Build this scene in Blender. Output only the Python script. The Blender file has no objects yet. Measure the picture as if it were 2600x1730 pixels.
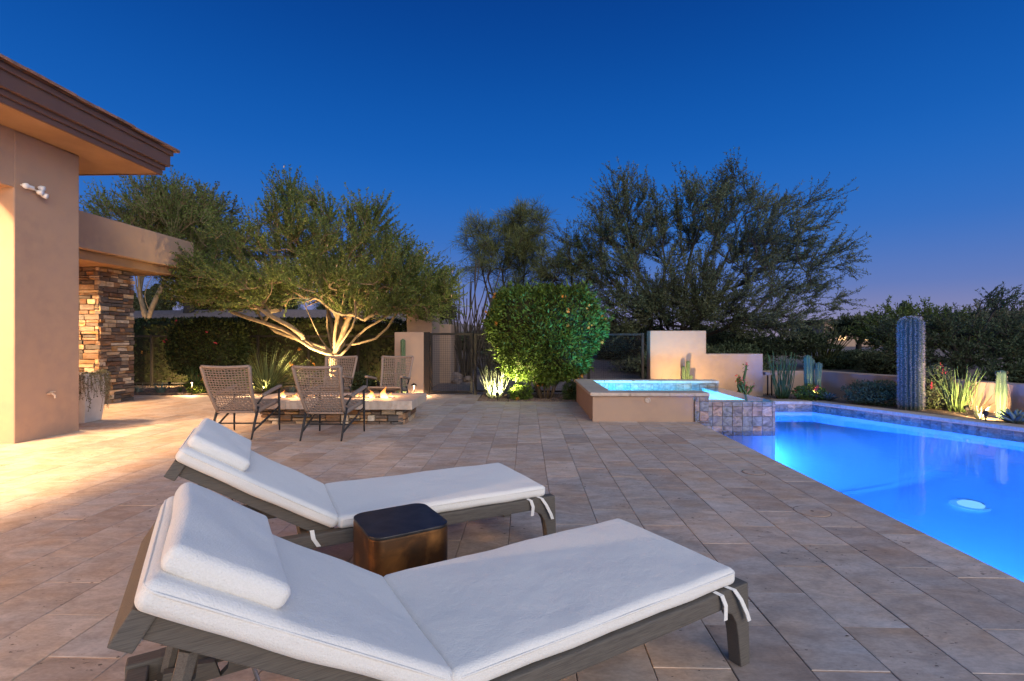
import bpy, bmesh, math, random
import numpy as np
from mathutils import Vector, Matrix
random.seed(7); RNG = np.random.default_rng(11)
R = math.radians
scene = bpy.context.scene
COL = scene.collection

# ------------------------------------------------------------------ camera, sky, twilight, exposure
F, CX, HZ, H = 1280.0, 1300.0, 860.0, 1.30          # focal length (px of the photo), principal column, horizon row, eye height
YAW = math.atan(36.0 / F)
cam_d = bpy.data.cameras.new('camera'); cam = bpy.data.objects.new('camera', cam_d); COL.objects.link(cam)
cam.location = (0, 0, H); cam.rotation_euler = (R(90), 0, YAW)
cam_d.sensor_width = 36; cam_d.lens = 36 * F / 2600; cam_d.shift_y = -5 / 2600
cam_d.clip_start = 0.05; cam_d.clip_end = 3000
scene.camera = cam
vs = scene.view_settings
vs.view_transform = 'Standard'; vs.look = 'None'; vs.exposure = 0; vs.gamma = 1; vs.use_curve_mapping = False
scene.cycles.use_denoising = True
scene.cycles.max_bounces = 8; scene.cycles.transparent_max_bounces = 16
scene.cycles.sample_clamp_indirect = 4; scene.cycles.caustics_reflective = False; scene.cycles.caustics_refractive = False

world = bpy.data.worlds.new('World'); scene.world = world; world.use_nodes = True
wn = world.node_tree.nodes; wl = world.node_tree.links; wn.clear()
wout = wn.new('ShaderNodeOutputWorld'); bg = wn.new('ShaderNodeBackground')
tc = wn.new('ShaderNodeTexCoord'); sep = wn.new('ShaderNodeSeparateXYZ'); wl.new(tc.outputs['Generated'], sep.inputs[0])
ramp = wn.new('ShaderNodeValToRGB'); wl.new(sep.outputs['Z'], ramp.inputs[0])
cr = ramp.color_ramp; cr.interpolation = 'B_SPLINE'
stops = [(0.0, (.36, .29, .42)), (.035, (.26, .25, .44)), (.09, (.12, .20, .50)), (.19, (.028, .165, .56)),
         (.34, (.006, .118, .50)), (.55, (.002, .045, .265)), (.75, (.002, .030, .18)), (1.0, (.002, .022, .14))]
cr.elements[0].position = 0; cr.elements[0].color = (*stops[0][1], 1)
cr.elements[1].position = 1; cr.elements[1].color = (*stops[-1][1], 1)
for p, c in stops[1:-1]:
    e = cr.elements.new(p); e.color = (*c, 1)
# the after-glow: the half of the sky where the sun went down (behind the camera) is paler and brighter, fading smoothly
dotn = wn.new('ShaderNodeVectorMath'); dotn.operation = 'DOT_PRODUCT'; dotn.inputs[1].default_value = (.45, -.86, .25)
wl.new(tc.outputs['Generated'], dotn.inputs[0])
mr = wn.new('ShaderNodeMapRange'); mr.interpolation_type = 'SMOOTHERSTEP'
mr.inputs['From Min'].default_value = -.05; mr.inputs['From Max'].default_value = 1.0
wl.new(dotn.outputs['Value'], mr.inputs['Value'])
glow = wn.new('ShaderNodeMix'); glow.data_type = 'RGBA'
glow.inputs[7].default_value = (.42, .72, 1.25, 1)
wl.new(mr.outputs[0], glow.inputs[0]); wl.new(ramp.outputs[0], glow.inputs[6])
wl.new(glow.outputs[2], bg.inputs[0]); bg.inputs[1].default_value = 1.0; wl.new(bg.outputs[0], wout.inputs[0])

sun_d = bpy.data.lights.new('twilight', 'SUN'); sun = bpy.data.objects.new('twilight', sun_d); COL.objects.link(sun)
sun_d.energy = 2.9; sun_d.angle = R(48); sun_d.color = (1.0, .85, .68)
sv = Vector((.46, -.80, .24)).normalized()
sun.rotation_euler = sv.to_track_quat('Z', 'Y').to_euler()

# ------------------------------------------------------------------ pixel -> place
CT, ST = math.cos(YAW), math.sin(YAW)
def at(u, D, z=0.0):
    c = (u - CX) / F * D
    return Vector((c * CT - ST * D, CT * D + ST * c, z))
def zat(v, D): return H + (HZ - v) / F * D
def ground(u, v, z=0.0): return at(u, (H - z) * F / (v - HZ), z)

# ------------------------------------------------------------------ object helpers
def link(o): COL.objects.link(o); return o
def tag(o, label=None, cat=None, group=None, kind=None):
    if label: o['label'] = label
    if cat: o['category'] = cat
    if group: o['group'] = group
    if kind: o['kind'] = kind
    return o
def empty(name, loc=(0, 0, 0), rz=0, label=None, cat=None, group=None):
    o = link(bpy.data.objects.new(name, None)); o.location = loc; o.rotation_euler = (0, 0, rz)
    o.empty_display_size = .1
    return tag(o, label, cat, group)
def mobj(name, me, m=None, parent=None):
    o = link(bpy.data.objects.new(name, me))
    if m and not me.materials: me.materials.append(m)
    if parent: o.parent = parent
    return o
def copy_tree(o, parent=None):
    c = link(o.copy()); c.parent = parent
    for ch in list(o.children): copy_tree(ch, c)
    return c

class MB:
    def __init__(s): s.v = []; s.f = []
    def add(s, vs_, fs):
        n = len(s.v); s.v.extend([tuple(p) for p in vs_]); s.f.extend([tuple(i + n for i in f) for f in fs]); return s
    def box(s, x0, x1, y0, y1, z0, z1, M=None):
        p = [(x, y, z) for z in (z0, z1) for y in (y0, y1) for x in (x0, x1)]
        if M is not None: p = [M @ Vector(q) for q in p]
        return s.add(p, [(0, 2, 3, 1), (4, 5, 7, 6), (0, 1, 5, 4), (2, 6, 7, 3), (0, 4, 6, 2), (1, 3, 7, 5)])
    def prism(s, poly, z0, z1, M=None):
        n = len(poly); p = [(x, y, z0) for x, y in poly] + [(x, y, z1) for x, y in poly]
        if M is not None: p = [M @ Vector(q) for q in p]
        return s.add(p, [tuple(range(n - 1, -1, -1)), tuple(range(n, 2 * n))] + [(i, (i + 1) % n, n + (i + 1) % n, n + i) for i in range(n)])
    def tube(s, pts, rad, n=6, cap=True, flat=1.0):
        pts = [Vector(p) for p in pts]; k = len(pts)
        if not hasattr(rad, '__len__'): rad = [rad] * k
        ref = Vector((0, 0, 1)); ring = []; up = None
        for i in range(k):
            t = (pts[min(i + 1, k - 1)] - pts[max(i - 1, 0)]).normalized()
            if up is None:
                up = ref if abs(t.dot(ref)) < .95 else Vector((1, 0, 0))
            a = t.cross(up)
            if a.length < 1e-5: a = t.cross(Vector((1, .3, 0)))
            a.normalize(); b = a.cross(t).normalized(); up = b
            ring.append([pts[i] + (a * math.cos(q) + b * math.sin(q) * flat) * rad[i] for q in [2 * math.pi * j / n for j in range(n)]])
        vs_ = [p for r_ in ring for p in r_]
        fs = [(i * n + j, i * n + (j + 1) % n, (i + 1) * n + (j + 1) % n, (i + 1) * n + j) for i in range(k - 1) for j in range(n)]
        if cap: fs += [tuple(range(n - 1, -1, -1)), tuple((k - 1) * n + j for j in range(n))]
        return s.add(vs_, fs)
    def lathe(s, prof, n=20, c=(0, 0, 0)):
        k = len(prof)
        vs_ = [(c[0] + r_ * math.cos(2 * math.pi * j / n), c[1] + r_ * math.sin(2 * math.pi * j / n), c[2] + z) for r_, z in prof for j in range(n)]
        fs = [(i * n + j, i * n + (j + 1) % n, (i + 1) * n + (j + 1) % n, (i + 1) * n + j) for i in range(k - 1) for j in range(n)]
        fs += [tuple(range(n - 1, -1, -1)), tuple((k - 1) * n + j for j in range(n))]
        return s.add(vs_, fs)
    def mesh(s, name, smooth=False):
        me = bpy.data.meshes.new(name); me.from_pydata(s.v, [], s.f); me.update()
        if smooth: me.polygons.foreach_set('use_smooth', [True] * len(me.polygons))
        return me
    def build(s, name, m, parent=None, smooth=False, bevel=0, seg=2):
        me = s.mesh(name, smooth); o = mobj(name, me, m, parent)
        if bevel:
            b = bmesh.new(); b.from_mesh(me)
            bmesh.ops.remove_doubles(b, verts=b.verts, dist=1e-5)
            es = [e for e in b.edges if len(e.link_faces) == 2 and e.calc_face_angle(0) > .5]
            bmesh.ops.bevel(b, geom=es, offset=bevel, segments=seg, profile=.6, affect='EDGES', clamp_overlap=True)
            for f in b.faces: f.smooth = False
            b.to_mesh(me); b.free(); me.update()
        return o

def quads(name, P, m, parent=None, tri=False):
    """P: (n,k,3) numpy polygons -> one mesh"""
    n, k = P.shape[:2]
    me = bpy.data.meshes.new(name); me.vertices.add(n * k); me.vertices.foreach_set('co', P.astype(np.float32).ravel())
    me.loops.add(n * k); me.loops.foreach_set('vertex_index', np.arange(n * k, dtype=np.int32))
    me.polygons.add(n); me.polygons.foreach_set('loop_start', np.arange(n, dtype=np.int32) * k)
    me.update(calc_edges=True); me.validate()
    return mobj(name, me, m, parent)

def rounded_box(hx, hy, hz, r, n=10, puff=.0, wob=0, seed=0):
    g = np.linspace(-1, 1, n + 1); verts = {}; V = []; Fc = []
    def vid(p):
        k = tuple(np.round(p, 5))
        if k not in verts: verts[k] = len(V); V.append(p)
        return verts[k]
    dims = np.array([hx, hy, hz])
    def coords(h):                       # concentrate points at the rounding
        e = np.array([0, .12, .35, .65, .9, 1.0]) * r
        mid = np.linspace(-h + r, h - r, n)[1:-1] if h > r * 1.02 else np.array([0.])
        return np.concatenate([-h + e, mid, h - e[::-1]]) if h > r * 1.02 else np.concatenate([-h + e, [0], h - e[::-1]])
    cs = [coords(h) for h in dims]
    for ax in range(3):
        a, b = (ax + 1) % 3, (ax + 2) % 3
        for sgn in (-1, 1):
            A, B = cs[a], cs[b]
            for i in range(len(A) - 1):
                for j in range(len(B) - 1):
                    q = []
                    for (ii, jj) in ((i, j), (i + 1, j), (i + 1, j + 1), (i, j + 1)):
                        p = np.zeros(3); p[ax] = sgn * dims[ax]; p[a] = A[ii]; p[b] = B[jj]
                        q.append(vid(p))
                    if len(set(q)) == 4: Fc.append(q if sgn > 0 else q[::-1])
    V = np.array(V); inner = np.clip(V, -(dims - r), dims - r); d = V - inner
    L = np.linalg.norm(d, axis=1, keepdims=True); L[L == 0] = 1
    V = inner + d / L * r
    if puff:
        f = (1 - np.abs(V[:, 0] / hx) ** 4) * (1 - np.abs(V[:, 1] / hy) ** 4)
        V[:, 2] += np.sign(V[:, 2]) * puff * np.clip(f, 0, 1)
    if wob:
        rr = np.random.default_rng(seed); ph = rr.uniform(0, 6, 6)
        V[:, 2] += wob * (np.sin(V[:, 0] * 9 + ph[0]) * np.sin(V[:, 1] * 11 + ph[1]) + .5 * np.sin(V[:, 0] * 23 + ph[2] + V[:, 1] * 17))
        V[:, 1] += wob * .7 * np.sin(V[:, 0] * 13 + ph[3])
    return V, Fc

# ------------------------------------------------------------------ materials
def nodes(m): return m.node_tree.nodes, m.node_tree.links
def mat(name, col, rough=.7, metal=0.0, var=None, vscale=4.0, stretch=(1, 1, 1), bump=0.0, bscale=60.0, island=0.0, coord='Object',
        spec=.4, detail=4.0, trans=0.0, sheen=0.0, bdist=.01, var2=None, v2scale=30.0):
    """procedural material: base colour broken by noise (var, var2), per-piece value change (island), fine relief (bump)"""
    m = bpy.data.materials.new(name); m.use_nodes = True; n, l = nodes(m); p = n['Principled BSDF']
    p.inputs['Roughness'].default_value = rough; p.inputs['Metallic'].default_value = metal; p.inputs['Specular IOR Level'].default_value = spec
    if sheen: p.inputs['Sheen Weight'].default_value = sheen
    tcn = n.new('ShaderNodeTexCoord'); mp = n.new('ShaderNodeMapping'); mp.inputs['Scale'].default_value = stretch
    if coord == 'World':
        g = n.new('ShaderNodeNewGeometry'); l.new(g.outputs['Position'], mp.inputs[0])
    else: l.new(tcn.outputs[coord], mp.inputs[0])
    rgb = n.new('ShaderNodeRGB'); rgb.outputs[0].default_value = (*col, 1); out = rgb.outputs[0]
    for vv, sc in ((var, vscale), (var2, v2scale)):
        if vv:
            t = n.new('ShaderNodeTexNoise'); t.inputs['Scale'].default_value = sc; t.inputs['Detail'].default_value = detail
            l.new(mp.outputs[0], t.inputs['Vector'])
            rm = n.new('ShaderNodeMapRange'); rm.inputs['From Min'].default_value = .35; rm.inputs['From Max'].default_value = .65
            l.new(t.outputs['Fac'], rm.inputs[0])
            mx = n.new('ShaderNodeMix'); mx.data_type = 'RGBA'; mx.inputs[7].default_value = (*vv, 1)
            l.new(rm.outputs[0], mx.inputs[0]); l.new(out, mx.inputs[6]); out = mx.outputs[2]
    if island:
        g2 = n.new('ShaderNodeNewGeometry'); oi = n.new('ShaderNodeObjectInfo')
        ad = n.new('ShaderNodeMath'); ad.operation = 'ADD'; l.new(g2.outputs['Random Per Island'], ad.inputs[0]); l.new(oi.outputs['Random'], ad.inputs[1])
        fr = n.new('ShaderNodeMath'); fr.operation = 'FRACT'; l.new(ad.outputs[0], fr.inputs[0])
        mr_ = n.new('ShaderNodeMapRange'); mr_.inputs['To Min'].default_value = 1 - island; mr_.inputs['To Max'].default_value = 1 + island
        l.new(fr.outputs[0], mr_.inputs[0])
        hs = n.new('ShaderNodeHueSaturation'); l.new(mr_.outputs[0], hs.inputs['Value']); l.new(out, hs.inputs['Color']); out = hs.outputs[0]
    l.new(out, p.inputs['Base Color'])
    if bump:
        bt = n.new('ShaderNodeTexNoise'); bt.inputs['Scale'].default_value = bscale; bt.inputs['Detail'].default_value = 3; l.new(mp.outputs[0], bt.inputs['Vector'])
        bp = n.new('ShaderNodeBump'); bp.inputs['Strength'].default_value = bump; bp.inputs['Distance'].default_value = bdist
        l.new(bt.outputs['Fac'], bp.inputs['Height']); l.new(bp.outputs[0], p.inputs['Normal'])
    if trans:
        tr = n.new('ShaderNodeBsdfTranslucent'); l.new(out, tr.inputs[0]); ms = n.new('ShaderNodeMixShader'); ms.inputs[0].default_value = trans
        l.new(p.outputs[0], ms.inputs[1]); l.new(tr.outputs[0], ms.inputs[2]); l.new(ms.outputs[0], n['Material Output'].inputs[0])
    return m
def emis(name, col, strength):
    m = bpy.data.materials.new(name); m.use_nodes = True; n, l = nodes(m); n.remove(n['Principled BSDF'])
    e = n.new('ShaderNodeEmission'); e.inputs[0].default_value = (*col, 1); e.inputs[1].default_value = strength
    l.new(e.outputs[0], n['Material Output'].inputs[0]); return m

M = {}
STUCCO = (.345, .238, .178)
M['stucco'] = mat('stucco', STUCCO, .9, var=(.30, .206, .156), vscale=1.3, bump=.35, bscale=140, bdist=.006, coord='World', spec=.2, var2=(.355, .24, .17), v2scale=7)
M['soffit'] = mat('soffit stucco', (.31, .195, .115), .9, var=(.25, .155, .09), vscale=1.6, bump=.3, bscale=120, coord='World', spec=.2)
M['fascia'] = mat('fascia paint', (.115, .062, .045), .55, var=(.10, .055, .042), vscale=3, coord='World')
M['roof_tile'] = mat('clay roof tile', (.24, .13, .09), .85, var=(.15, .09, .07), vscale=9, bump=.4, bscale=50, island=.25)
M['dark_metal'] = mat('black powder coated steel', (.016, .014, .014), .7, spec=.15, var=(.022, .018, .016), vscale=20)
M['wood'] = mat('weathered grey teak', (.088, .074, .062), .75, var=(.06, .05, .043), vscale=7, stretch=(1.0, 26, 26), bump=.4, bscale=24, bdist=.002, var2=(.115, .098, .08), v2scale=19)
M['fabric'] = mat('off white boucle', (.72, .68, .625), .95, var=(.67, .63, .58), vscale=260, bump=.8, bscale=230, bdist=.003, sheen=.3, spec=.1, detail=2)
M['rope'] = mat('taupe woven rope', (.235, .18, .15), .9, var=(.19, .145, .12), vscale=60, bump=.5, bscale=220, spec=.15, bdist=.002)
M['charcoal'] = mat('charcoal painted aluminium', (.022, .022, .025), .6, spec=.2, var=(.028, .028, .03), vscale=30)
M['coping'] = mat('travertine coping', (.42, .33, .26), .6, var=(.33, .25, .2), vscale=5, stretch=(1, 3, 1), bump=.2, bscale=70, coord='World', island=.1, var2=(.47, .38, .31), v2scale=18)
M['plaster'] = mat('pool plaster', (.62, .78, .9), .8, var=(.55, .72, .88), vscale=.7, coord='World')
M['plaster_spa'] = mat('spa plaster', (.66, .82, .86), .8, var=(.6, .78, .84), vscale=1.5, coord='World')
M['soil'] = mat('decomposed granite', (.13, .085, .06), .95, var=(.09, .06, .045), vscale=12, bump=.8, bscale=90, bdist=.02, coord='World', var2=(.19, .13, .095), v2scale=60)
M['desert'] = mat('desert floor', (.20, .14, .115), .95, var=(.14, .10, .085), vscale=.8, bump=.8, bscale=25, bdist=.05, coord='World', var2=(.25, .18, .145), v2scale=9)
M['pebble'] = mat('gravel', (.20, .135, .10), .9, island=.5, var=(.13, .09, .07), vscale=9, coord='World')
M['grout'] = mat('sand grout', (.46, .31, .22), .95, var=(.36, .24, .17), vscale=14, coord='World')
M['joint'] = mat('dark joint bed', (.10, .072, .056), .95, var=(.14, .10, .078), vscale=10, coord='World')
M['white_pot'] = mat('white glazed pot', (.55, .53, .52), .6, var=(.45, .42, .4), vscale=4, bump=.2, bscale=30)
M['white_plastic'] = mat('white fixture', (.7, .69, .68), .4, var=(.62, .6, .6), vscale=10)
M['lava'] = mat('black lava rock', (.02, .02, .022), .6, island=.5, bump=.5, bscale=40, spec=.5)
M['bark'] = mat('tan bark', (.20, .145, .085), .9, var=(.13, .09, .055), vscale=9, bump=.6, bscale=40, bdist=.02)
M['bark_dark'] = mat('dark bark', (.05, .038, .028), .95, var=(.035, .026, .02), vscale=9, bump=.5, bscale=40, bdist=.02)
M['chrome'] = mat('steel rod', (.6, .6, .6), .25, 1.0, var=(.5, .5, .5), vscale=10)
M['spine'] = mat('grey cactus spine', (.27, .24, .22), .8, island=.25)
def leafm(name, col, isl=.45, tr=.3, rough=.6): return mat(name, col, rough, island=isl, trans=tr, spec=.25, var=tuple(c * .6 for c in col), vscale=1.2, coord='World')
M['leaf_tree'] = leafm('ironwood leaf', (.135, .18, .042))
M['leaf_mesq'] = leafm('mesquite leaf', (.13, .145, .065))
M['leaf_palo'] = leafm('palo verde twig', (.165, .18, .06))
M['leaf_bush'] = leafm('bright green leaf', (.105, .16, .022), .7)
M['leaf_hedge'] = leafm('dark hedge leaf', (.055, .07, .018), .75)
M['leaf_sage'] = leafm('sage brush', (.20, .20, .12))
M['leaf_dark'] = leafm('dark shrub leaf', (.085, .112, .05))
M['blade'] = leafm('sotol blade', (.12, .16, .065), .35)
M['blade_pale'] = leafm('pale green stem', (.26, .29, .17), .3)
M['blade_green'] = leafm('green stem', (.09, .15, .045), .35)
M['agave'] = leafm('blue agave', (.14, .19, .17), .2, .1)
M['cactus'] = mat('cactus skin', (.07, .115, .05), .7, var=(.05, .085, .04), vscale=8, bump=.2, bscale=60)
M['saguaro'] = mat('saguaro skin', (.05, .07, .05), .8, var=(.035, .05, .038), vscale=8, bump=.3, bscale=60)
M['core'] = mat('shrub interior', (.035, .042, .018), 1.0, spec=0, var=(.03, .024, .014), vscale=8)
M['flower_o'] = mat('orange petal', (.75, .30, .05), .6, island=.3, trans=.3)
M['flower_r'] = mat('red petal', (.5, .05, .06), .6, island=.3, trans=.2)
M['pod'] = mat('tan seed pod', (.35, .23, .12), .7, island=.3)

# fabric: slow dents of use under the fine loops
n, l = nodes(M['fabric']); pb = n['Principled BSDF']; old = pb.inputs['Normal'].links[0].from_node
tcf = n.new('ShaderNodeTexCoord'); nf = n.new('ShaderNodeTexNoise'); nf.inputs['Scale'].default_value = 7; nf.inputs['Detail'].default_value = 5; l.new(tcf.outputs['Object'], nf.inputs['Vector'])
bf = n.new('ShaderNodeBump'); bf.inputs['Strength'].default_value = .35; bf.inputs['Distance'].default_value = .03; l.new(nf.outputs['Fac'], bf.inputs['Height']); l.new(bf.outputs[0], old.inputs['Normal'])
def stone_mat(name, cols, scale=(1, 1, 1), rough=.7, bump=.4, pits=0.0, vein=.35, vs=3.0, spec=.3):
    """stone pieces: each piece picks its own colour from a ramp, then veins and pits"""
    m = bpy.data.materials.new(name); m.use_nodes = True; n, l = nodes(m); p = n['Principled BSDF']
    p.inputs['Roughness'].default_value = rough; p.inputs['Specular IOR Level'].default_value = spec
    g = n.new('ShaderNodeNewGeometry'); oi = n.new('ShaderNodeObjectInfo')
    ad = n.new('ShaderNodeMath'); ad.operation = 'ADD'; l.new(g.outputs['Random Per Island'], ad.inputs[0]); l.new(oi.outputs['Random'], ad.inputs[1])
    fr = n.new('ShaderNodeMath'); fr.operation = 'FRACT'; l.new(ad.outputs[0], fr.inputs[0])
    rp = n.new('ShaderNodeValToRGB'); rp.color_ramp.interpolation = 'CONSTANT' if len(cols) > 5 else 'LINEAR'
    el = rp.color_ramp.elements; el[0].color = (*cols[0], 1); el[1].color = (*cols[-1], 1); el[1].position = (len(cols) - 1) / len(cols) if len(cols) > 5 else 1
    for i, c in enumerate(cols[1:-1]): e = el.new((i + 1) / (len(cols) if len(cols) > 5 else len(cols) - 1)); e.color = (*c, 1)
    l.new(fr.outputs[0], rp.inputs[0])
    mul = n.new('ShaderNodeMath'); mul.operation = 'MULTIPLY'; mul.inputs[1].default_value = 37.0; l.new(fr.outputs[0], mul.inputs[0])
    cmb = n.new('ShaderNodeCombineXYZ'); [l.new(mul.outputs[0], cmb.inputs[i]) for i in range(3)]
    av = n.new('ShaderNodeVectorMath'); av.operation = 'ADD'; l.new(g.outputs['Position'], av.inputs[0]); l.new(cmb.outputs[0], av.inputs[1])
    mp = n.new('ShaderNodeMapping'); mp.inputs['Scale'].default_value = scale; l.new(av.outputs[0], mp.inputs[0])
    t1 = n.new('ShaderNodeTexNoise'); t1.inputs['Scale'].default_value = vs; t1.inputs['Detail'].default_value = 7; t1.inputs['Distortion'].default_value = 1.2; l.new(mp.outputs[0], t1.inputs['Vector'])
    r1 = n.new('ShaderNodeMapRange'); r1.inputs['From Min'].default_value = .3; r1.inputs['From Max'].default_value = .7
    r1.inputs['To Min'].default_value = 1 - vein; r1.inputs['To Max'].default_value = 1 + vein * .6; l.new(t1.outputs['Fac'], r1.inputs[0])
    hs = n.new('ShaderNodeHueSaturation'); l.new(rp.outputs[0], hs.inputs['Color']); l.new(r1.outputs[0], hs.inputs['Value'])
    t1b = n.new('ShaderNodeTexNoise'); t1b.inputs['Scale'].default_value = vs * .6; t1b.inputs['Detail'].default_value = 4; l.new(mp.outputs[0], t1b.inputs['Vector'])
    rs = n.new('ShaderNodeMapRange'); rs.inputs['From Min'].default_value = .3; rs.inputs['From Max'].default_value = .7; rs.inputs['To Min'].default_value = .55; rs.inputs['To Max'].default_value = 1.35
    l.new(t1b.outputs['Color'], rs.inputs[0]); l.new(rs.outputs[0], hs.inputs['Saturation'])
    out = hs.outputs[0]; hgt = t1.outputs['Fac']
    t5 = n.new('ShaderNodeTexNoise'); t5.inputs['Scale'].default_value = vs * 9; t5.inputs['Detail'].default_value = 6; t5.inputs['Roughness'].default_value = .7; l.new(mp.outputs[0], t5.inputs['Vector'])
    r5 = n.new('ShaderNodeMapRange'); r5.inputs['From Min'].default_value = .3; r5.inputs['From Max'].default_value = .7; r5.inputs['To Min'].default_value = .80; r5.inputs['To Max'].default_value = 1.16; l.new(t5.outputs['Fac'], r5.inputs[0])
    h5 = n.new('ShaderNodeHueSaturation'); l.new(out, h5.inputs['Color']); l.new(r5.outputs[0], h5.inputs['Value']); out = h5.outputs[0]
    if pits:
        t2 = n.new('ShaderNodeTexNoise'); t2.inputs['Scale'].default_value = 26; t2.inputs['Detail'].default_value = 3; l.new(mp.outputs[0], t2.inputs['Vector'])
        t3 = n.new('ShaderNodeTexNoise'); t3.inputs['Scale'].default_value = 3.5; t3.inputs['Detail'].default_value = 2; l.new(mp.outputs[0], t3.inputs['Vector'])
        th = n.new('ShaderNodeMapRange'); th.inputs['From Min'].default_value = .50; th.inputs['From Max'].default_value = .75; th.inputs['To Min'].default_value = .72; th.inputs['To Max'].default_value = .60; l.new(t3.outputs['Fac'], th.inputs[0])
        sb = n.new('ShaderNodeMath'); sb.operation = 'SUBTRACT'; l.new(t2.outputs['Fac'], sb.inputs[0]); l.new(th.outputs[0], sb.inputs[1])
        pm = n.new('ShaderNodeMapRange'); pm.inputs['From Min'].default_value = 0; pm.inputs['From Max'].default_value = .03; l.new(sb.outputs[0], pm.inputs[0])
        mx = n.new('ShaderNodeMix'); mx.data_type = 'RGBA'; mx.inputs[7].default_value = (.055, .035, .025, 1)
        m3 = n.new('ShaderNodeMath'); m3.operation = 'MULTIPLY'; m3.inputs[1].default_value = pits; l.new(pm.outputs[0], m3.inputs[0])
        l.new(m3.outputs[0], mx.inputs[0]); l.new(out, mx.inputs[6]); out = mx.outputs[2]
        s2 = n.new('ShaderNodeMath'); s2.operation = 'SUBTRACT'; l.new(hgt, s2.inputs[0]); l.new(pm.outputs[0], s2.inputs[1]); hgt = s2.outputs[0]
    l.new(out, p.inputs['Base Color'])
    bp = n.new('ShaderNodeBump'); bp.inputs['Strength'].default_value = bump; bp.inputs['Distance'].default_value = .004; l.new(hgt, bp.inputs['Height']); l.new(bp.outputs[0], p.inputs['Normal'])
    return m
M['paver'] = stone_mat('travertine paver', [(.40, .29, .22), (.48, .36, .275), (.44, .335, .265), (.53, .405, .315), (.36, .265, .205)], scale=(1.0, 1.9, 1), rough=.6, bump=.25, pits=.8, vein=.24, vs=4.2)
M['stone'] = stone_mat('ledger stone', [(.20, .115, .065), (.36, .225, .12), (.12, .09, .075), (.48, .35, .22), (.14, .10, .08), (.27, .15, .08), (.10, .085, .078), (.50, .41, .31), (.22, .155, .11), (.13, .075, .05), (.40, .29, .19), (.10, .085, .08)], scale=(1, 1, 3), rough=.85, bump=.8, vein=.35, vs=7)
M['slate'] = stone_mat('multicolour slate tile', [(.20, .165, .14), (.27, .17, .12), (.17, .165, .155), (.32, .20, .135), (.23, .175, .14), (.18, .15, .135)], scale=(1, 1, 1.6), rough=.5, bump=.3, vein=.75, vs=9, spec=.4)

def water_mat(name, tint, rough, bstr, bsc):
    m = bpy.data.materials.new(name); m.use_nodes = True; n, l = nodes(m); n.remove(n['Principled BSDF'])
    fz = n.new('ShaderNodeFresnel'); fz.inputs['IOR'].default_value = 1.33
    tr = n.new('ShaderNodeBsdfTransparent'); tr.inputs[0].default_value = (*tint, 1)
    gl = n.new('ShaderNodeBsdfGlossy'); gl.inputs['Roughness'].default_value = rough; gl.inputs[0].default_value = (1, 1, 1, 1)
    mx = n.new('ShaderNodeMixShader'); l.new(fz.outputs[0], mx.inputs[0]); l.new(tr.outputs[0], mx.inputs[1]); l.new(gl.outputs[0], mx.inputs[2])
    g = n.new('ShaderNodeNewGeometry'); t = n.new('ShaderNodeTexNoise'); t.inputs['Scale'].default_value = bsc; t.inputs['Detail'].default_value = 2; l.new(g.outputs['Position'], t.inputs['Vector'])
    bp = n.new('ShaderNodeBump'); bp.inputs['Strength'].default_value = bstr; bp.inputs['Distance'].default_value = .01
    l.new(t.outputs['Fac'], bp.inputs['Height']); l.new(bp.outputs[0], gl.inputs['Normal']); l.new(bp.outputs[0], fz.inputs['Normal'])
    l.new(mx.outputs[0], n['Material Output'].inputs[0]); return m
M['water'] = water_mat('pool water', (.50, .80, 1.0), .06, .22, 6)
M['spa_water'] = water_mat('spa water', (.55, .95, 1.0), .05, .10, 7)

KP = 1.0
def lamp(name, kind, loc, power, col, parent=None, size=.05, target=None, cone=90, blend=.6):
    d = bpy.data.lights.new(name, kind); o = link(bpy.data.objects.new(name, d)); o.location = loc
    d.energy = power * KP; d.color = col; d.shadow_soft_size = size
    if kind == 'SPOT':
        d.spot_size = R(cone); d.spot_blend = blend
    if target is not None:
        o.rotation_euler = (Vector(target) - Vector(loc)).to_track_quat('-Z', 'Y').to_euler()
    if parent: 
        o.parent = parent; o.matrix_parent_inverse = parent.matrix_basis.inverted() if False else Matrix.Translation(-Vector(parent.location))
    return o
WARM = (1.0, .63, .32); AMBER = (1.0, .68, .30)

# ================================================================== GROUND
POOL_L, WZ = 2.66, -.14
SPA_X0, SPA_X1, SPA_Y0, SPA_Y1 = 1.045, 3.87, 7.95, 10.52
FAR = 10.57
PR0, PDIR = Vector((5.90, FAR)), Vector((1.34, -3.04))           # far corner of the pool and the run of its slanting side
def pr(y): return PR0.x + (FAR - y) / 3.04 * 1.34
DECK_N = 11.62
def terrain(x, y):
    s = lambda a, b, t: (lambda q: q * q * (3 - 2 * q))(min(1, max(0, (t - a) / (b - a))))
    z = -.03
    left = s(-1.0, -7.0, x)
    z += 2.75 * left * s(15.5, 25, y) + 1.1 * s(-1, -20, x) * s(25, 60, y)
    z += .62 * s(15, 34, y) * s(-3, 3, x)
    z += .35 * s(13, 22, y) * (1 - left) * s(9, 3, x)
    z += .10 * math.sin(x * .35) * math.sin(y * .27) * s(13, 20, y)
    return z
xs = np.concatenate([np.linspace(-900, -60, 9), np.linspace(-50, -14, 19), np.linspace(-13, 16, 59), np.linspace(18, 60, 22), np.linspace(80, 900, 9)])
ys = np.concatenate([np.linspace(-300, -20, 6), np.linspace(-14, -5, 4), np.linspace(-4, 16, 41), np.linspace(16.8, 45, 36), np.linspace(50, 120, 12), np.linspace(160, 1500, 9)])
gb = MB()
for y in ys:
    for x in xs: gb.v.append((x, y, terrain(x, y)))
nx = len(xs)
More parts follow.
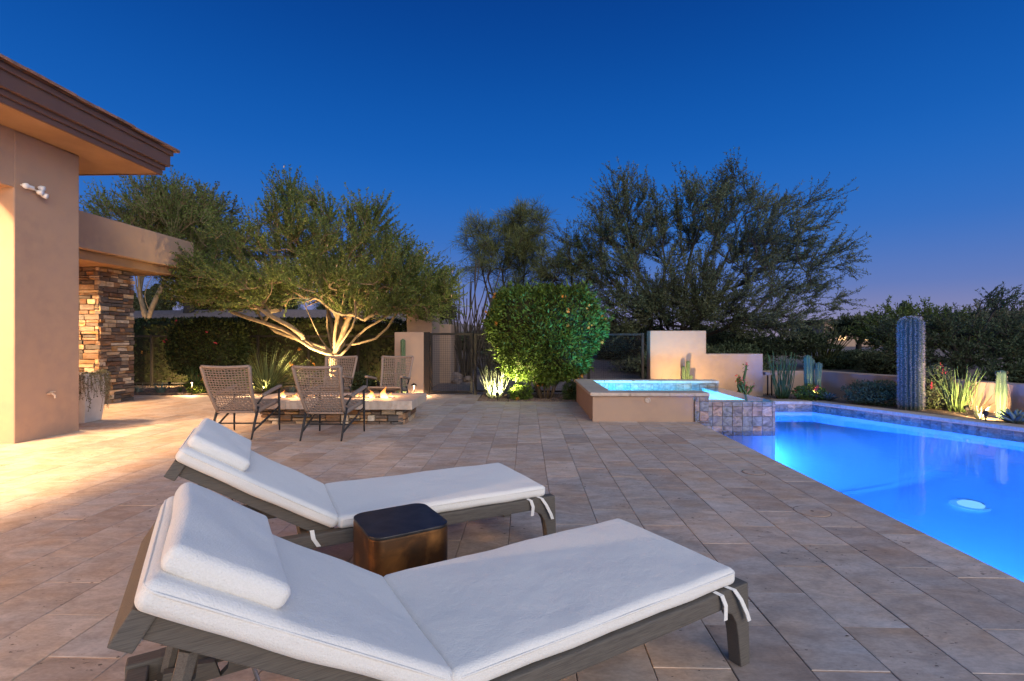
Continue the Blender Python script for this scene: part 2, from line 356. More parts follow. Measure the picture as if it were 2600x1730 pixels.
for j in range(len(ys) - 1):
    for i in range(nx - 1):
        cx0, cx1, cy0, cy1 = xs[i], xs[i + 1], ys[j], ys[j + 1]
        over = cy1 > -4.6 and cy0 < FAR + .05 and cx1 > POOL_L - .6 and cx0 < pr(cy0) + .25       # leave the pool open
        if not over: gb.f.append((j * nx + i, j * nx + i + 1, (j + 1) * nx + i + 1, (j + 1) * nx + i))
tag(gb.build('ground', M['desert'], smooth=True), kind='structure')

# planting beds: sheets of granite soil
def sheet(name, poly, z, m):
    b = MB(); b.add([(x, y, z) for x, y in poly], [tuple(range(len(poly)))]); return tag(b.build(name, m), kind='structure')
BED_MID = [(-1.0, 10.42), (1.05, 10.42), (1.05, 11.9), (-1.0, 11.9)]
BED_LEFT = [(-14, 11.3), (-10.6, 11.35), (-6.5, 11.75), (-2.5, 11.75), (-2.5, 14.9), (-14, 14.9)]
BED_BACK = [(1.05, 10.55), (5.92, 10.90), (7.9, 10.9), (7.3, 12.1), (1.05, 12.1)]
def po(y): return pr(y) + .28
BED_RIGHT = [(po(10.9), 10.9), (po(6.0), 6.0), (po(0), 0.0), (po(0) + 2.2, 0), (po(6) + 2.2, 6.0), (po(10.9) + 2.2, 10.9)]
for i, p in enumerate((BED_MID, BED_LEFT, BED_BACK, BED_RIGHT)): sheet('planting_bed', p, -.012 + i * .003, M['soil'])
def pebbles(name, polys, n, s0, s1, zoff=.0):
    P = []
    rr = np.random.default_rng(5)
    for poly in polys:
        a = np.array(poly); lo, hi = a.min(0), a.max(0)
        c = rr.uniform(lo, hi, (n, 2)); ins = np.zeros(n, bool); k = len(poly)
        for i in range(k):
            (xa, ya), (xb, yb) = poly[i], poly[(i + 1) % k]
            cond = ((ya > c[:, 1]) != (yb > c[:, 1])) & (c[:, 0] < (xb - xa) * (c[:, 1] - ya) / (yb - ya + 1e-12) + xa); ins ^= cond
        P.append(c[ins])
    c = np.concatenate(P); k = len(c); s = rr.uniform(s0, s1, (k, 1)); ang = rr.uniform(0, 6.28, k)
    base = np.array([[1, 0, 0], [-.5, .87, 0], [-.5, -.87, 0], [0.1, 0, .9]]); V = np.zeros((k, 4, 3))
    for j, b in enumerate(base):
        bx = b[0] * np.cos(ang) - b[1] * np.sin(ang); by = b[0] * np.sin(ang) + b[1] * np.cos(ang)
        V[:, j, 0] = c[:, 0] + bx * s[:, 0] * rr.uniform(.7, 1.3, k); V[:, j, 1] = c[:, 1] + by * s[:, 0] * rr.uniform(.7, 1.3, k); V[:, j, 2] = b[2] * s[:, 0] * rr.uniform(.5, 1, k) + zoff - .01
    tri = np.stack([V[:, [0, 1, 3]], V[:, [1, 2, 3]], V[:, [2, 0, 3]]], 1).reshape(-1, 3, 3)
    return tag(quads(name, tri, M['pebble']), 'loose brown gravel spread over the planting beds', 'gravel', kind='stuff')
pebbles('gravel', (BED_MID, BED_LEFT, BED_BACK, BED_RIGHT), 5200, .012, .034)

# ------------------------------------------------------------------ paving: 305 x 610 travertine in running bond, rows along Y
deck = tag(empty('patio_paving', (0, 0, 0)), kind='structure')
ROW, TL, G_ = .3075, .613, .0016
jb = MB(); jb.box(-12, POOL_L - .02, -4, 6.0, -.10, -.016).box(-12, POOL_L - .02, 6.0, SPA_Y0 - .02, -.10, -.016)
jb.box(-12, 1.0, SPA_Y0 - .02, 10.40, -.10, -.016).box(-12, -1.02, 10.40, 11.34, -.10, -.016).box(-6.6, -1.02, 11.34, DECK_N + .12, -.10, -.016)
jb.build('bedding', M['joint'], deck)
def tile_mesh(name, w, l_, t=.03, bev=.0025):
    b = MB(); b.box(-w / 2, w / 2, -l_ / 2, l_ / 2, -t, 0); me = b.mesh(name)
    bb = bmesh.new(); bb.from_mesh(me)
    es = [e for e in bb.edges if all(v.co.z > -.001 for v in e.verts)]
    bmesh.ops.bevel(bb, geom=es, offset=bev, segments=1, affect='EDGES'); bb.to_mesh(me); bb.free(); me.materials.append(M['paver']); return me
std = tile_mesh('paver', ROW - G_ * 2, TL - G_ * 2)
tiles = []
def deck_far(x):                                     # how far the paving runs at column x
    if x > 1.0: return SPA_Y0
    if x > -1.0: return 10.42
    if x > -6.6: return DECK_N + .1
    return 11.32
k = 7
while True:
    x1 = 2.3465 - (7 - k) * ROW; x0 = x1 - ROW
    if k == 7: x0, x1 = 2.3465, POOL_L
    else: x0, x1 = .194 + ROW * k, .194 + ROW * (k + 1)
    if x0 < -11.6: break
    w = x1 - x0; xc = (x0 + x1) / 2
    far = deck_far(xc); y = (2.006 if k % 2 else 2.313) - TL * 6
    if k == 7: y += .19
    while y < far - .02:
        y1 = min(y + TL, far)
        if xc < -6.9 and y1 < 5.5: y += TL; continue
        if y1 > -1.2: tiles.append((xc, w, y, y1))
        y += TL
    k -= 1
# which pieces show largest from where the picture is taken: those become single objects
def shown(t):
    xc, w, y0, y1 = t; D = max((y0 + y1) / 2, .2); u = CX + 36 + xc / D * F
    v0, v1 = HZ + H * F / max(y1, .3), HZ + H * F / max(y0, .3)
    if y1 < .9 or u < -150 or u > 2750 or v0 > 1760: return 0
    return w / D * (1 / max(y0, .5) - 1 / y1)
order = sorted(range(len(tiles)), key=lambda i: -shown(tiles[i])); single = set(order[:296])
rest = MB(); grout = MB(); rr = random.Random(3)
for i, (xc, w, y0, y1) in enumerate(tiles):
    dz = rr.uniform(-.0018, .0008); l_ = y1 - y0
    grout.box(xc - w / 2 + .004, xc + w / 2 - .004, y0 - G_, y0 + G_, -.016, -.0015)
    if i in single:
        me = std if abs(w - ROW) < .002 and abs(l_ - TL) < .002 else tile_mesh('paver', w - 2 * G_, l_ - 2 * G_)
        o = mobj('paver', me, None, deck); o.location = (xc, (y0 + y1) / 2, dz)
        o.rotation_euler = (rr.uniform(-.0012, .0012), rr.uniform(-.0012, .0012), rr.uniform(-.0008, .0008))
    else:
        rest.box(xc - w / 2 + G_, xc + w / 2 - G_, y0 + G_, y1 - G_, -.03, dz)
tag(rest.build('distant_pavers', M['paver'], deck), kind='stuff')
tag(grout.build('joint_grout', M['grout'], deck), kind='stuff')
# skimmer lids cut into the coping row
def ring(name, u, v, r):
    p = ground(u, v); b = MB()
    b.lathe([(r - .0015, -.006), (r - .0015, .0012), (r + .0015, .0012), (r + .0015, -.006)], 36); o = b.build('lid_joint', M['joint'], deck); o.location = (p.x, p.y, 0)
    d = MB(); d.lathe([(r - .006, -.01), (r - .006, .002), (r - .008, .003)], 36); e = d.build('skimmer_lid', M['paver'], deck); e.location = (p.x, p.y, 0)
    h = MB(); h.lathe([(.012, 0), (.012, .0042)], 12); q = h.build('finger_hole', M['joint'], deck); q.location = (p.x, p.y, 0)
ring('', 2062, 1299, .125); ring('', 1914, 1199.5, .105)

# ================================================================== POOL
px = [(POOL_L, -4.2), (POOL_L, SPA_Y0), (SPA_X1, SPA_Y0), (SPA_X1, FAR), (PR0.x, FAR), (pr(-4.2), -4.2)]
def pool_floor(x, y):                                # a dish: deep along the straight side, shelving up to the far and slanting sides
    xl = POOL_L if y < SPA_Y0 else SPA_X1
    t = min(1, max(0, (x - xl) / max(.1, pr(y) - xl))); q = min(1, max(0, (FAR - y) / 2.6)); q = q * q * (3 - 2 * q)
    z = -1.12 + .78 * t ** 2.6
    return z * q + (-.42) * (1 - q)
yv = [-4.2 + (SPA_Y0 + 4.2) * i / 30 for i in range(31)] + [SPA_Y0 + .001] + [SPA_Y0 + (FAR - SPA_Y0) * i / 12 for i in range(1, 13)]
b = MB(); NXF = 20
for y in yv:
    xl = POOL_L if y <= SPA_Y0 else SPA_X1
    for i in range(NXF + 1): x = xl + (pr(y) - xl) * i / NXF; b.v.append((x, y, pool_floor(x, y)))
for j in range(len(yv) - 1):
    for i in range(NXF): k = j * (NXF + 1) + i; b.f.append((k, k + 1, k + NXF + 2, k + NXF + 1))
basin = tag(b.build('pool_basin', M['plaster'], smooth=True), kind='structure')
b = MB(); n = len(px); b.add([(x, y, -1.2) for x, y in px] + [(x, y, -.07) for x, y in px], [((i + 1) % n, i, n + i, n + (i + 1) % n) for i in range(n)])
b.build('pool_sides', M['plaster'], basin)
b = MB(); b.add([(x, y, WZ) for x, y in px], [tuple(range(n))[::-1]]); tag(b.build('pool_water', M['water']), kind='structure')
# concrete rim under the coping of the slanting and far sides, waterline tiles set proud of it
edge = tag(empty('pool_edge', (0, 0, 0)), 'travertine coping and slate waterline tiles round the far side of the pool', 'pool edge')
u_ = PDIR.normalized(); nrm = Vector((-u_.y, u_.x)); nrm = nrm if nrm.x > 0 else -nrm
def coping_run(p0, d, nn, length, step=.61):
    i = 0; s = 0
    while s < length:
        e = min(s + step, length); b = MB(); a, c = p0 + d * (s + .002), p0 + d * (e - .002)
        q = [a - nn * .025, c - nn * .025, c + nn * .31, a + nn * .31]
        b.prism([(v_.x, v_.y) for v_ in (q if (q[1] - q[0]).cross(q[2] - q[1]) > 0 else q[::-1])], -.05, .004); b.build('coping_slab', M['coping'], edge, bevel=.006, seg=2); s = e
coping_run(PR0, u_, nrm, 14.0); coping_run(Vector((SPA_X1 + .02, FAR)), Vector((1, 0)), Vector((0, 1)), PR0.x - SPA_X1 - .0)
def tile_band(p0, d, nn, length, z0, z1, parent, step=.1524, skip=0, name='waterline_tile'):
    s = 0
    while s < length - .02:
        e = min(s + step, length); b = MB(); a, c = p0 + d * (s + .002), p0 + d * (e - .002)
        q = [a + nn * .002, c + nn * .002, c - nn * .008, a - nn * .008]
        b.prism([(v_.x, v_.y) for v_ in (q if (q[1] - q[0]).cross(q[2] - q[1]) > 0 else q[::-1])], z0, z1); b.build(name, M['slate'], parent); s = e
tile_band(PR0, u_, nrm, 5.2, -.215, -.063, edge); tile_band(Vector((SPA_X1, FAR)), Vector((1, 0)), Vector((0, 1)), PR0.x - SPA_X1, -.215, -.063, edge)
b = MB(); a = PR0 + u_ * 5.2; c = PR0 + u_ * 14.2; q = [a, c, c - nrm * .008, a - nrm * .008]; b.prism([(v_.x, v_.y) for v_ in q[::-1]], -.215, -.063); tag(b.build('waterline_tiles', M['slate'], edge), kind='stuff')
# round light on the pool floor: glowing lens and rim
D_ = 3.0
while True:                                           # where the line of sight meets the dished floor
    p = at(2465, D_); zf = H - (1283 - HZ) / F * D_
    if zf < pool_floor(p.x, p.y) + .01: break
    D_ += .02
PF = pool_floor(p.x, p.y) - .01
pool_disc = empty('floor_light', (p.x, p.y, PF), label='round white light glowing on the pool floor', cat='light')
b = MB(); b.lathe([(.13, .0), (.14, .03), (.11, .05), (.0, .06)], 28); b.build('lens', emis('pool floor lens', (.35, .62, 1.0), 1.6), pool_disc, smooth=True)
b = MB(); b.lathe([(.17, .012), (.195, .026), (.22, .012)], 32); b.build('ring', emis('pool floor rim', (.12, .42, 1.0), 1.2), pool_disc, smooth=True)
# underwater lamps in the walls
BLUE = (.04, .225, 1.0)
def pool_lamp(loc, face, power, col, label):
    e = empty('pool_light', loc, label=label, cat='light', group='underwater lights')
    b = MB(); rot = Vector(face).to_track_quat('Z', 'Y').to_matrix().to_4x4(); t = MB(); t.lathe([(.12, 0), (.12, .02), (.09, .035), (.0, .04)], 20); b.add([rot @ Vector(v_) for v_ in t.v], t.f); b.build('lens', M['white_plastic'], e)
    lamp('glow', 'SPOT', Vector(loc) + Vector(face) * .16, power, col, e, .10, Vector(loc) + Vector(face) * 3, 165, .35)
for y, pw in ((.8, 1600), (3.2, 1500), (4.9, 1400)): pool_lamp((POOL_L + .01, y, -.62), (1, 0, 0), pw, BLUE, 'round underwater light in the straight pool wall below the paving')
pool_lamp((SPA_X1 + .01, 9.2, -.55), (1, 0, 0), 380, BLUE, 'round underwater light in the pool wall under the spa spillway')

# bits of blown leaf on the paving
rr_ = np.random.default_rng(77); nb = 90; bx_ = rr_.uniform(-5.5, 2.5, nb); by_ = rr_.uniform(1.2, 9.5, nb); ba_ = rr_.uniform(0, 6.28, nb); bs_ = rr_.uniform(.005, .014, nb); bp_ = np.zeros((nb, 4, 3))
for j, (lx, lw) in enumerate(((-1, 0), (0, .45), (1, 0), (0, -.45))):
    bp_[:, j, 0] = bx_ + bs_ * (lx * np.cos(ba_) - lw * np.sin(ba_)); bp_[:, j, 1] = by_ + bs_ * (lx * np.sin(ba_) + lw * np.cos(ba_)); bp_[:, j, 2] = .003 + (.004 if j % 2 else 0.0) * rr_.uniform(.3, 1, nb)
tag(quads('fallen_leaves', bp_, M['bark_dark']), 'tiny dry leaf bits blown over the paving', 'leaf litter', kind='stuff')
# ================================================================== SPA
spa = empty('spa', (2.4, 9.2, 0), label='raised rectangular spa of tan stucco with travertine coping and slate tiled spillway', cat='spa')
def P(b, name, m, parent, **k):                       # build in world coordinates, parented to a thing that is only translated
    o = b.build(name, m, parent, **k); o.matrix_parent_inverse = Matrix.Translation(-Vector(parent.location)); return o
SZ, SW, SX2 = .40, .325, 2.62
T = .28
# outer stucco shell: front (to the tiles), left, back
P(MB().box(SPA_X0, SX2, SPA_Y0, SPA_Y0 + T, -.10, SZ), 'front_wall', M['stucco'], spa)
P(MB().box(SPA_X0, SPA_X0 + T, SPA_Y0 + T, SPA_Y1 - T, -.10, SZ), 'side_wall', M['stucco'], spa)
P(MB().box(SPA_X0, SPA_X1 - .01, SPA_Y1 - T, SPA_Y1, -.9, SZ), 'back_wall', M['stucco'], spa)
# spillway walls stand a little lower than the spa water
P(MB().box(SX2, SPA_X1 - .01, SPA_Y0 + .01, SPA_Y0 + T, -1.2, SW - .012), 'spillway_front', M['plaster_spa'], spa)
P(MB().box(SPA_X1 - .34, SPA_X1 - .01, SPA_Y0 + T, SPA_Y1 - T, -1.2, SW - .012), 'spillway_side', M['plaster_spa'], spa)
P(MB().box(SPA_X0 + T, SPA_X1 - .34, SPA_Y0 + T, SPA_Y1 - T, -.60, -.55), 'spa_floor', M['plaster_spa'], spa)
for bx in ((SPA_X0 + T, SPA_X1 - .34, SPA_Y1 - T - .45, SPA_Y1 - T - .001, -.55, -.12), (SPA_X0 + T + .001, SPA_X0 + T + .42, SPA_Y0 + T, SPA_Y1 - T - .45, -.55, -.121), (SPA_X1 - .34 - .45, SPA_X1 - .341, SPA_Y0 + T, SPA_Y1 - T - .45, -.55, -.12)):
    P(MB().box(*bx), 'bench', M['plaster_spa'], spa, bevel=.03)
# inner lining so the inside shows plaster, with a slate band above the water at the back
P(MB().box(SPA_X0 + T, SPA_X1 - .34, SPA_Y1 - T - .012, SPA_Y1 - T - .001, -.12, .19), 'lining', M['plaster_spa'], spa)
P(MB().box(SPA_X0 + T + .0005, SPA_X0 + T + .012, SPA_Y0 + T, SPA_Y1 - T - .02, -.12, .39), 'lining', M['plaster_spa'], spa)
P(MB().box(SPA_X0 + T + .02, SX2, SPA_Y0 + T + .0005, SPA_Y0 + T + .012, -.5, .39), 'lining', M['plaster_spa'], spa)
# coping slabs
def slab_run(x0, x1, y0, y1, axis, step=.61):
    s = 0; L = (x1 - x0) if axis == 'x' else (y1 - y0)
    nseg = max(1, round(L / step)); st = L / nseg
    for i in range(nseg):
        a, c = i * st + .0015, (i + 1) * st - .0015
        b = MB().box(x0 + a, x0 + c, y0, y1, SZ, SZ + .055) if axis == 'x' else MB().box(x0, x1, y0 + a, y0 + c, SZ, SZ + .055)
        P(b, 'coping_slab', M['coping'], spa, bevel=.012, seg=3)
CF = SPA_Y0 - .045
slab_run(SPA_X0 - .045, 2.85, CF, CF + .36, 'x'); slab_run(SPA_X0 - .045, SPA_X0 + .315, CF + .363, SPA_Y1 - .31, 'y')
slab_run(SPA_X0 - .045, SPA_X1 + .0, SPA_Y1 - .307, SPA_Y1 + .05, 'x')
# slate tiles on the faces towards the pool: 152 mm squares
def wall_tiles(axis, fixed, a0, a1, z0, z1, face, parent, flush=.010, start=None, off=0.0):
    a = a0 - off
    while a < a1 - .01:
        e = min(a + .1524, a1); s = max(a, a0); z = z1
        zz = [z1, z1 - .075, z1 - .075 - .1524, z1 - .075 - .3048, z1 - .075 - .4572]
        for i in range(4):
            zt, zb = zz[i], max(zz[i + 1], z0)
            if zt - zb < .01: continue
            b = MB()
            if axis == 'x': b.box(s + .0032, e - .0032, fixed + (-flush if face < 0 else .0), fixed + (0.0 if face < 0 else flush), zb + .0032, zt - .0032)
            else: b.box(fixed + (-flush if face < 0 else 0), fixed + (0 if face < 0 else flush), s + .0032, e - .0032, zb + .0032, zt - .0032)
            P(b, 'slate_tile', M['slate'], parent, bevel=.0015, seg=1)
        a += .1524
P(MB().box(SX2 + .002, SPA_X1 - .012, SPA_Y0 + .002, SPA_Y0 + .0095, -.6, SW - .014), 'tile_backing', M['joint'], spa)
wall_tiles('x', SPA_Y0 + .001, SX2 + .01, SPA_X1 + .002, -.30, SW - .008, -1, spa, off=.03)
P(MB().box(SX2 - .0, 2.84, SPA_Y0 - .02, SPA_Y0 - .0095, -.02, SZ - .002), 'corner_backing', M['joint'], spa)
wall_tiles('x', SPA_Y0 - .0205, SX2 + .0, 2.84, .0, SZ - .003, -1, spa, off=.075)
wall_tiles('y', SPA_X1 - .009, SPA_Y0, SPA_Y1 - .02, -.30, SW - .008, 1, spa)
# band of slate inside, above the water
x = SPA_X0 + T + .02
while x < SPA_X1 - .02:
    e = min(x + .1524, SPA_X1 - .012); P(MB().box(x + .0016, e - .0016, SPA_Y1 - T - .011, SPA_Y1 - T - .0005, .20, .393), 'band_tile', M['slate'], spa); x += .1524
# return fitting on the front wall
jt = MB(); t = MB(); t.lathe([(.045, 0), (.045, .012), (.032, .018), (.028, .012), (.012, .012), (.01, .02), (.0, .021)], 20)
jt.add([(1.0 * v_[0], -v_[2], v_[1]) for v_ in t.v], [f[::-1] for f in t.f]); o = jt.build('jet_fitting', M['coping'], spa); p = ground(1637, 1011 + 0, .36); o.location = (1.90 - spa.location.x, SPA_Y0 - spa.location.y, .335)
b = MB(); b.add([(SPA_X0 + T, SPA_Y0 + T, SW), (SX2 + .21, SPA_Y0 + T, SW), (SX2 + .21, SPA_Y0 - .004, SW), (SPA_X1 + .004, SPA_Y0 - .004, SW), (SPA_X1 + .004, SPA_Y1 - T, SW), (SPA_X0 + T, SPA_Y1 - T, SW)], [(0, 1, 4, 5), (1, 2, 3, 4)])
tag(b.build('spa_water', M['spa_water']), kind='structure')
e = empty('spa_light', (SPA_X0 + T + .02, 9.1, -.0), label='round underwater light in the inner wall of the spa', cat='light', group='underwater spa lights')
P(MB().box(SPA_X0 + T + .012, SPA_X0 + T + .03, 9.02, 9.18, -.08, .08), 'lens', M['white_plastic'], e, bevel=.006)
lamp('glow', 'POINT', (1.8, 9.1, .05), 420, (.08, .50, 1.0), e, .12)
lamp('glow', 'POINT', (2.7, 9.0, -.1), 110, (.08, .50, 1.0), e, .12)

# ================================================================== WALLS OF THE COURT
def wall_thing(name, label, poly, z1, z0=-.1, cat='wall', bev=.02):
    cx_ = sum(p_[0] for p_ in poly) / len(poly); cy_ = sum(p_[1] for p_ in poly) / len(poly)
    b = MB(); b.prism([(p_[0] - cx_, p_[1] - cy_) for p_ in poly], z0, z1); o = b.build(name, M['stucco'], bevel=bev, seg=3); o.location = (cx_, cy_, 0); return tag(o, label, cat)
WY = 11.55
xa, xb, xc_ = at(1651, 11.45).x, at(1792.6, 11.45).x, at(1934.6, 11.45).x
# stepped wall: tall block and lower block are one piece
sw = MB()
stp = [(xa, -.1), (xc_, -.1), (xc_, .955), (xb, .955), (xb, 1.48), (xa, 1.48)]
sw.add([(x_, WY, z_) for x_, z_ in stp] + [(x_, WY + .32, z_) for x_, z_ in stp], [tuple(range(6)), tuple(range(11, 5, -1))] + [(i, i + 6, (i + 1) % 6 + 6, (i + 1) % 6) for i in range(6)])
o = sw.build('stepped_wall', M['stucco'], bevel=.022, seg=3); tag(o, 'tan stucco wall that steps down, behind the spa, with a tall cactus shadow', 'wall')
# low wall round the pool bed, bending to follow the slanting pool side
W0, W1 = Vector((6.92, 12.14)), Vector((8.36, 8.62)); wd = (W1 - W0).normalized(); W2 = W0 + wd * 13; wn_ = Vector((-wd.y, wd.x)); wn_ = wn_ if wn_.x > 0 else -wn_
lw = [(xc_ - .2, 12.14), (W0.x, 12.14), (W2.x, W2.y), (W2.x + wn_.x * .22, W2.y + wn_.y * .22), (W0.x + wn_.x * .22 + .05, 12.37), (xc_ - .2, 12.37)]
wall_thing('low_wall', 'low tan stucco wall bending round the bed beyond the pool', lw, .53)
# gate pillar and the taller return wall behind it
g0, g1 = at(1001.5, 11.7).x, at(1076, 11.7).x
wall_thing('gate_pillar', 'tan stucco pillar beside the wire gate with a cactus in front', [(g0, 11.62), (g1, 11.62), (g1, 12.0), (g0, 12.0)], 1.45)
q0, q1 = at(1033, 13.6).x, at(1098, 13.6).x
wall_thing('tall_pillar', 'taller stucco pillar rising behind the gate pillar under the tree', [(q0, 13.5), (q1, 13.5), (q1 + .02, 14.6), (q0, 14.6)], 2.06)
wall_thing('return_wall', 'lower stucco wall running back from the tall pillar', [(q1 - .05, 14.62), (q1 + .33, 14.62), (q1 + .33, 16.5), (q1 - .05, 16.5)], 1.72)

# ================================================================== FENCE AND GATE
def wire_panel(name, p0, p1, z0, z1, parent, sp=.051, r=.0016):
    d = p1 - p0; L = d.length; d = d.normalized(); b = MB()
    nn = Vector((-d.y, d.x)) * r
    for i in range(int(L / sp) + 1):
        q = p0 + d * (i * sp); a, c = q - d * r, q + d * r
        b.add([(a.x - nn.x, a.y - nn.y, z0), (c.x - nn.x, c.y - nn.y, z0), (c.x + nn.x, c.y + nn.y, z0), (a.x - nn.x, a.y - nn.y, z1), (c.x - nn.x, c.y - nn.y, z1), (c.x + nn.x, c.y + nn.y, z1)], [(0, 1, 4, 3), (1, 2, 5, 4), (2, 0, 3, 5)])
    for j in range(int((z1 - z0) / sp) + 1):
        z = z0 + j * sp; a, c = p0 - nn, p1 - nn; e_, g_ = p0 + nn, p1 + nn
        b.add([(a.x, a.y, z - r), (c.x, c.y, z - r), (c.x, c.y, z + r), (a.x, a.y, z + r), (g_.x, g_.y, z), (e_.x, e_.y, z)], [(0, 1, 2, 3), (1, 4, 2), (3, 2, 4, 5), (0, 5, 4, 1)])
    return tag(P(b, name, M['dark_metal'], parent), kind='stuff')
def bar(parent, name, p0, p1, z0, z1, w):             # square bar between two plan points
    d = (p1 - p0).normalized(); n_ = Vector((-d.y, d.x)) * w / 2; q = [p0 - n_, p1 - n_, p1 + n_, p0 + n_]
    return P(MB().prism([(v_.x, v_.y) for v_ in q], z0, z1), name, M['dark_metal'], parent, bevel=.003, seg=1)
def fence(label, pts, z1, name='wire_fence', z0=.06):
    f = empty(name, (pts[0].x, pts[0].y, 0), label=label, cat='fence')
    for i, p_ in enumerate(pts):
        P(MB().box(p_.x - .03, p_.x + .03, p_.y - .03, p_.y + .03, -.12, z1), 'post', M['dark_metal'], f, bevel=.003, seg=1)
    for a, c in zip(pts[:-1], pts[1:]):
        d = (c - a).normalized() * .032
        bar(f, 'top_rail', a + d, c - d, z1 - .06, z1 - .012, .042); bar(f, 'bottom_rail', a + d, c - d, z0, z0 + .04, .04)
        wire_panel('wire_mesh', a + d, c - d, z0 + .04, z1 - .06, f)
    return f
V2 = lambda v_: Vector((v_.x, v_.y))
GY = 11.66
fence('black wire mesh fence between the gate and the stepped wall behind the round bush', [Vector((at(1206, 11.6).x, GY)), Vector((at(1345, 11.6).x, GY)), Vector((at(1495, 11.6).x, GY)), Vector((at(1631, 11.6).x, GY))], 1.43)
lp = [V2(at(u, 13.75)) for u in (250, 385, 520, 655, 784, 909)]
fence('black wire mesh fence in front of the long clipped hedge', lp + [Vector((g0 + .03, lp[-1].y))], 1.40)
ga, gc = at(1090, 11.6).x, at(1199, 11.6).x
gate = empty('wire_gate', ((ga + gc) / 2, GY, 0), label='black wire mesh gate with square steel frame beside the stucco pillar', cat='gate')
for x_ in (ga, gc - .05): P(MB().box(x_, x_ + .05, GY - .025, GY + .025, .03, 1.43), 'stile', M['dark_metal'], gate, bevel=.003, seg=1)
for z_ in (.03, 1.38): P(MB().box(ga + .051, gc - .051, GY - .022, GY + .022, z_, z_ + .05), 'rail', M['dark_metal'], gate, bevel=.003, seg=1)
wire_panel('wire_mesh', Vector((ga + .05, GY)), Vector((gc - .05, GY)), .08, 1.38, gate)
P(MB().box(g1 + .003, ga - .012, GY - .035, GY + .035, -.02, 1.45), 'gate_post', M['dark_metal'], gate, bevel=.003, seg=1)
for z_ in (.3, 1.15): P(MB().lathe([(.012, z_), (.012, z_ + .09)], 10, (ga - .006, GY - .03, 0)), 'hinge', M['dark_metal'], gate)
P(MB().box(gc - .06, gc - .012, GY - .06, GY - .026, .86, .95), 'latch', M['dark_metal'], gate, bevel=.004)

# ================================================================== HOUSE (left)
HX, EX = -6.32, -5.71                                 # wall plane, eave edge
hy0, hy1 = 6.05, 6.96; SOF = 3.88; CORN = 7.76
house = empty('house', (HX - 2, 3, 0), label='single storey stucco house with deep brown eaves and a stacked stone pillar', cat='house')
P(MB().box(HX - .55, HX, hy0, hy1, -.08, SOF - .001), 'wall_pier', M['stucco'], house, bevel=.018, seg=3)
P(MB().box(HX - .35, HX - .001, -4, hy0, 3.17, SOF - .002), 'header_beam', M['stucco'], house)
P(MB().box(HX - 4.5, HX - .56, hy1 - .3, hy1 - .02, -.08, SOF - .003), 'return_wall', M['stucco'], house)
P(MB().box(HX - 5.0, HX - 4.52, -4, hy1 - .02, -.08, 4.28), 'back_wall', M['stucco'], house)
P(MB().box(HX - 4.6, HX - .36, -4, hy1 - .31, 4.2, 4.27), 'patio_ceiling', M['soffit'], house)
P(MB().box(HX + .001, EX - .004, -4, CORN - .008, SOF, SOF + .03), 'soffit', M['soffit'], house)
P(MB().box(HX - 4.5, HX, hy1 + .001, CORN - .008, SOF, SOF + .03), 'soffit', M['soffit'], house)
roof = MB()
RZ = SOF + .40
roof.add([(EX + .12, -4, RZ), (EX + .12, CORN + .12, RZ), (HX - 4.5, CORN + .12, RZ), (HX - 4.5, -4, RZ), (EX - 2.9, -4, RZ + 1.0), (EX - 2.9, CORN - 2.9, RZ + 1.0), (HX - 4.5, CORN - 2.9, RZ + 1.0)],
         [(0, 1, 5, 4), (1, 2, 6, 5), (3, 4, 6) if False else (4, 5, 6, 3), (0, 4, 3), (2, 3, 6), (0, 3, 2, 1)])
rf = P(roof, 'roof', M['roof_tile'], house)
# stepped fascia: three bands, each further out and higher
steps = [(0.0, SOF - .012, SOF + .065), (.028, SOF + .0655, SOF + .135), (.075, SOF + .1355, SOF + .315), (.105, SOF + .3155, SOF + .385)]
for i, (o_, z0, z1) in enumerate(steps):
    b = MB(); b.prism([(EX - .03 + o_ * 0, -4), (EX + o_, -4), (EX + o_, CORN + o_), (HX - 4.5, CORN + o_), (HX - 4.5, CORN - .03), (EX - .03, CORN - .03)], z0, z1)
    P(b, 'fascia_board', M['fascia'], rf, bevel=.004, seg=1)
P(MB().box(EX + .0752, EX + .0772, 4.62, 4.626, SOF + .14, SOF + .31), 'fascia_joint', M['coping'], rf)
rr = random.Random(9)
for i in range(38):                                    # flat clay tiles along the eave, two courses
    y0 = CORN + .17 - (i + 1) * .31
    for c_, (xo, zo) in enumerate(((.17, .392), (.03, .452))):
        dz = rr.uniform(0, .012); b = MB(); y_ = y0 + (c_ * .15)
        b.add([(EX + xo, y_ + .004, SOF + zo + dz), (EX + xo, y_ + .300, SOF + zo + dz), (EX + xo - .36, y_ + .300, SOF + zo + .125 + dz), (EX + xo - .36, y_ + .004, SOF + zo + .125 + dz),
               (EX + xo + .004, y_ + .004, SOF + zo + .03 + dz), (EX + xo + .004, y_ + .300, SOF + zo + .03 + dz), (EX + xo - .36, y_ + .300, SOF + zo + .155 + dz), (EX + xo - .36, y_ + .004, SOF + zo + .155 + dz)],
              [(0, 3, 2, 1), (4, 5, 6, 7), (0, 1, 5, 4), (1, 2, 6, 5), (2, 3, 7, 6), (3, 0, 4, 7)])
        P(b, 'tile', M['roof_tile'], rf)
for i in range(12):
    x0 = EX + .17 - (i + 1) * .31; b = MB(); dz = rr.uniform(0, .01)
    b.box(x0 + .004, x0 + .3, CORN - .18, CORN + .17, SOF + .392 + dz, SOF + .422 + dz); P(b, 'tile', M['roof_tile'], rf)
